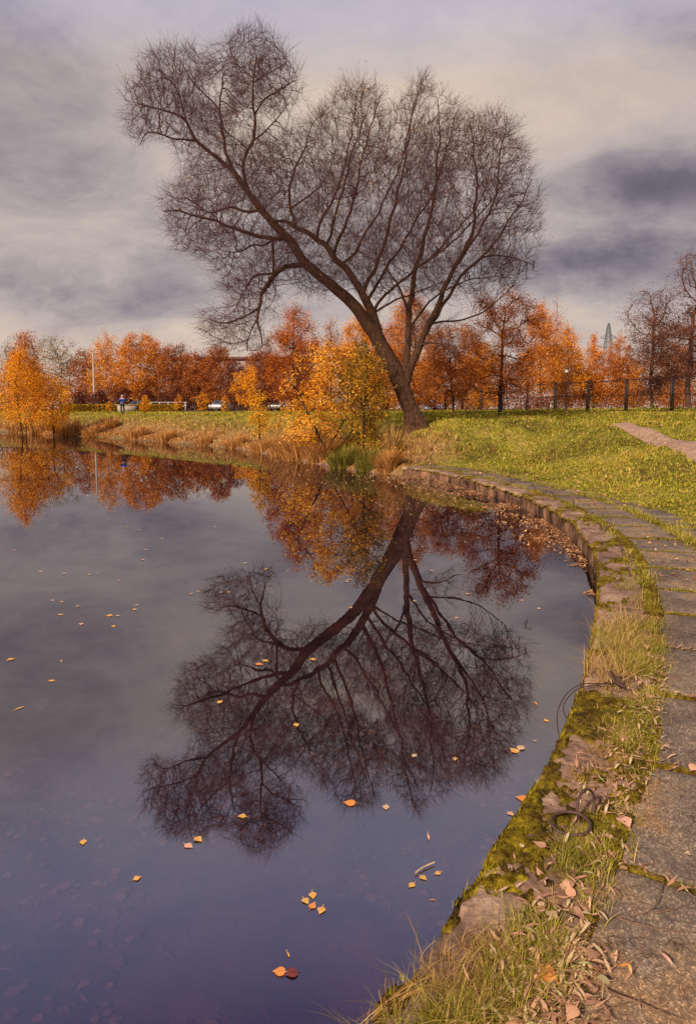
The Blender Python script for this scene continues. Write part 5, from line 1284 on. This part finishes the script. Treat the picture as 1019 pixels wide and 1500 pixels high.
body_p = sc3([(0, 0, .92), (0, 0, 1.15), (0, 0, 1.38), (0, -.01, 1.47), (0, -.02, 1.58), (0, -.02, 1.66), (-.1, 0, .86), (-.11, -.02, .48), (-.11, 0, .08), (-.11, -.12, .03), (.1, 0, .86), (.12, .02, .48), (.13, .04, .08), (.13, -.08, .03), (-.19, 0, 1.36), (-.27, -.10, 1.14), (-.10, -.28, 1.34), (-.06, -.31, 1.42), (.19, 0, 1.36), (.27, -.10, 1.14), (.10, -.28, 1.34), (.06, -.31, 1.42)])
be = [(0, 1), (1, 2), (2, 3), (3, 4), (4, 5), (0, 6), (6, 7), (7, 8), (8, 9), (0, 10), (10, 11), (11, 12), (12, 13), (2, 14), (14, 15), (15, 16), (16, 17), (2, 18), (18, 19), (19, 20), (20, 21)]
br = [v*k_ for v in [.13, .13, .13, .055, .095, .07, .08, .055, .04, .035, .08, .055, .04, .035, .055, .042, .03, .03, .055, .042, .03, .03]]
skinmesh('body', body_p, be, br, SK, T, 2)
jp = [0, 1, 2, 14, 15, 16, 18, 19, 20]; im = {v: i for i, v in enumerate(jp)}
skinmesh('jacket', [body_p[i] for i in jp], [(im[a_], im[b_]) for a_, b_ in be if a_ in im and b_ in im], [br[i]+.028*k_ for i in jp], BLU, T, 2)
tp_ = [0, 6, 7, 8, 10, 11, 12]; im = {v: i for i, v in enumerate(tp_)}
skinmesh('trousers', [body_p[i] for i in tp_], [(im[a_], im[b_]) for a_, b_ in be if a_ in im and b_ in im], [br[i]+.018*k_ for i in tp_], DRK, T, 2)
b = MB(); b.ball((c[0], 60+.02*k_, zb+1.63*k_), (.115*k_, .12*k_, .10*k_), 12, 8); b.build('hat', plain('grey_hat', (.35, .28, .26), .9), T, True)
b = MB()
for sx in (-1, 1): b.ball((c[0]+sx*.12*k_, 60-.06*k_, zb+.04*k_), (.05*k_, .13*k_, .05*k_), 8, 6)
b.build('shoes', DRK, T, True)

# ------------------------------------------------------------------ sky and sun
AZ = R(215); EL = R(33)                                             # sun behind the camera, to the left
sd = np.array([math.sin(AZ)*math.cos(EL), math.cos(AZ)*math.cos(EL), math.sin(EL)])
sl = bpy.data.lights.new('sun', 'SUN'); sl.energy = 4.2; sl.angle = R(6); sl.color = (1, .87, .70)
so_ = bpy.data.objects.new('sun', sl); COL.objects.link(so_); so_.location = (0, 0, 50)
so_.rotation_euler = Vector(sd).to_track_quat('Z', 'Y').to_euler()
w = bpy.data.worlds.new('World'); S.world = w; w.use_nodes = True; nt = w.node_tree; nt.nodes.clear()
out = nt.nodes.new('ShaderNodeOutputWorld'); bg = nt.nodes.new('ShaderNodeBackground'); bg.inputs[1].default_value = .1
sk = nt.nodes.new('ShaderNodeTexSky'); sk.sky_type = 'NISHITA'; sk.sun_disc = False; sk.sun_elevation = EL; sk.sun_rotation = AZ
tc = N(nt, 'ShaderNodeTexCoord'); sx = N(nt, 'ShaderNodeSeparateXYZ'); nt.links.new(tc.outputs['Generated'], sx.inputs[0])
def MA(op, a, b=None, c=None):
    n = nt.nodes.new('ShaderNodeMath'); n.operation = op
    for i, v in enumerate((a, b, c)):
        if v is None: continue
        if isinstance(v, (int, float)): n.inputs[i].default_value = v
        else: nt.links.new(v, n.inputs[i])
    return n.outputs[0]
zz = MA('MAXIMUM', sx.outputs[2], 0.0); den = MA('ADD', zz, .32)
cx_ = MA('DIVIDE', sx.outputs[0], den); cy_ = MA('DIVIDE', sx.outputs[1], den)
cb = N(nt, 'ShaderNodeCombineXYZ'); nt.links.new(cx_, cb.inputs[0]); nt.links.new(cy_, cb.inputs[1]); cb.inputs[2].default_value = 3.1
mpn = N(nt, 'ShaderNodeMapping'); nt.links.new(cb.outputs[0], mpn.inputs[0]); mpn.inputs['Scale'].default_value = (.8, 1.0, 1); mpn.inputs['Rotation'].default_value = (0, 0, R(25))
nA = noise(nt, 1.25, 6, .52, mpn.outputs[0], dist=.4); nB = noise(nt, 3.6, 8, .66, mpn.outputs[0], dist=.3)
f = MA('ADD', MA('MULTIPLY', nA, .55), MA('MULTIPLY', nB, .45))
f = MA('ADD', f, .01)
# the larger banks of cloud, each round its own direction in the sky
yp = MA('MAXIMUM', sx.outputs[1], .05); uu = MA('DIVIDE', sx.outputs[0], yp); vv = MA('DIVIDE', sx.outputs[2], yp)
wrp = noise(nt, 5.0, 5, .6, tc.outputs['Generated']); wv_ = MA('MULTIPLY', MA('SUBTRACT', wrp, .5), .22); uu = MA('ADD', uu, wv_); vv = MA('ADD', vv, MA('MULTIPLY', wv_, .45))
for (px, py, a_, b_, am_) in [(890,385,150,38,-.17),(985,265,170,38,-.13),(80,425,260,60,-.08),(60,250,190,120,-.045),(150,120,200,90,-.02),(840,330,110,26,.06),(560,70,330,120,.05),(850,465,150,30,.13),(130,500,260,22,.13),(980,20,120,60,-.08),(30,20,160,80,-.10),(330,300,200,120,.03),(880,180,160,60,.05)]:
    d_ = ray(px, py); u0 = d_[0]/d_[1]; v0 = d_[2]/d_[1]
    e_ = MA('ADD', MA('POWER', MA('ABSOLUTE', MA('MULTIPLY', MA('SUBTRACT', uu, u0), F/a_)), 2.0), MA('POWER', MA('ABSOLUTE', MA('MULTIPLY', MA('SUBTRACT', vv, v0), F/b_)), 2.0))
    f = MA('ADD', f, MA('MULTIPLY', MA('EXPONENT', MA('MULTIPLY', e_, -1.0)), am_))
cl = ramp(nt, [(.14, (.62, .55, .70)), (.27, (1.1, .94, 1.12)), (.37, (1.95, 1.66, 1.8)), (.48, (3.2, 2.68, 2.6)), (.66, (4.6, 3.75, 3.05))], f).outputs[0]
# overhead the deck is thinner and bluer, near the horizon warm and bright
elr = MA('MULTIPLY', MA('SUBTRACT', sx.outputs[2], .41), 3.6)
elr_n = N(nt, 'ShaderNodeClamp'); nt.links.new(elr, elr_n.inputs[0])
over = mix(nt, (1.8, 3.0, 7.4), cl, .30)
hi_ = N(nt, 'ShaderNodeClamp'); nt.links.new(MA('MULTIPLY', MA('SUBTRACT', sx.outputs[2], .47), 4.5), hi_.inputs[0])
over = mix(nt, over, (1.15, .95, 1.9), hi_.outputs[0])
cl2 = mix(nt, cl, over, elr_n.outputs[0])
hr = ramp(nt, [(.0, (.7, .7, .7)), (.06, (.5, .5, .5)), (.13, (.0, .0, .0))], sx.outputs[2]).outputs[0]
cl3 = mix(nt, cl2, (4.9, 3.7, 2.8), hr)
fin = mix(nt, sk.outputs[0], cl3, .975)
nt.links.new(fin, bg.inputs[0]); nt.links.new(bg.outputs[0], out.inputs[0])
S.cycles.max_bounces = 6; S.cycles.transparent_max_bounces = 12; S.cycles.diffuse_bounces = 2
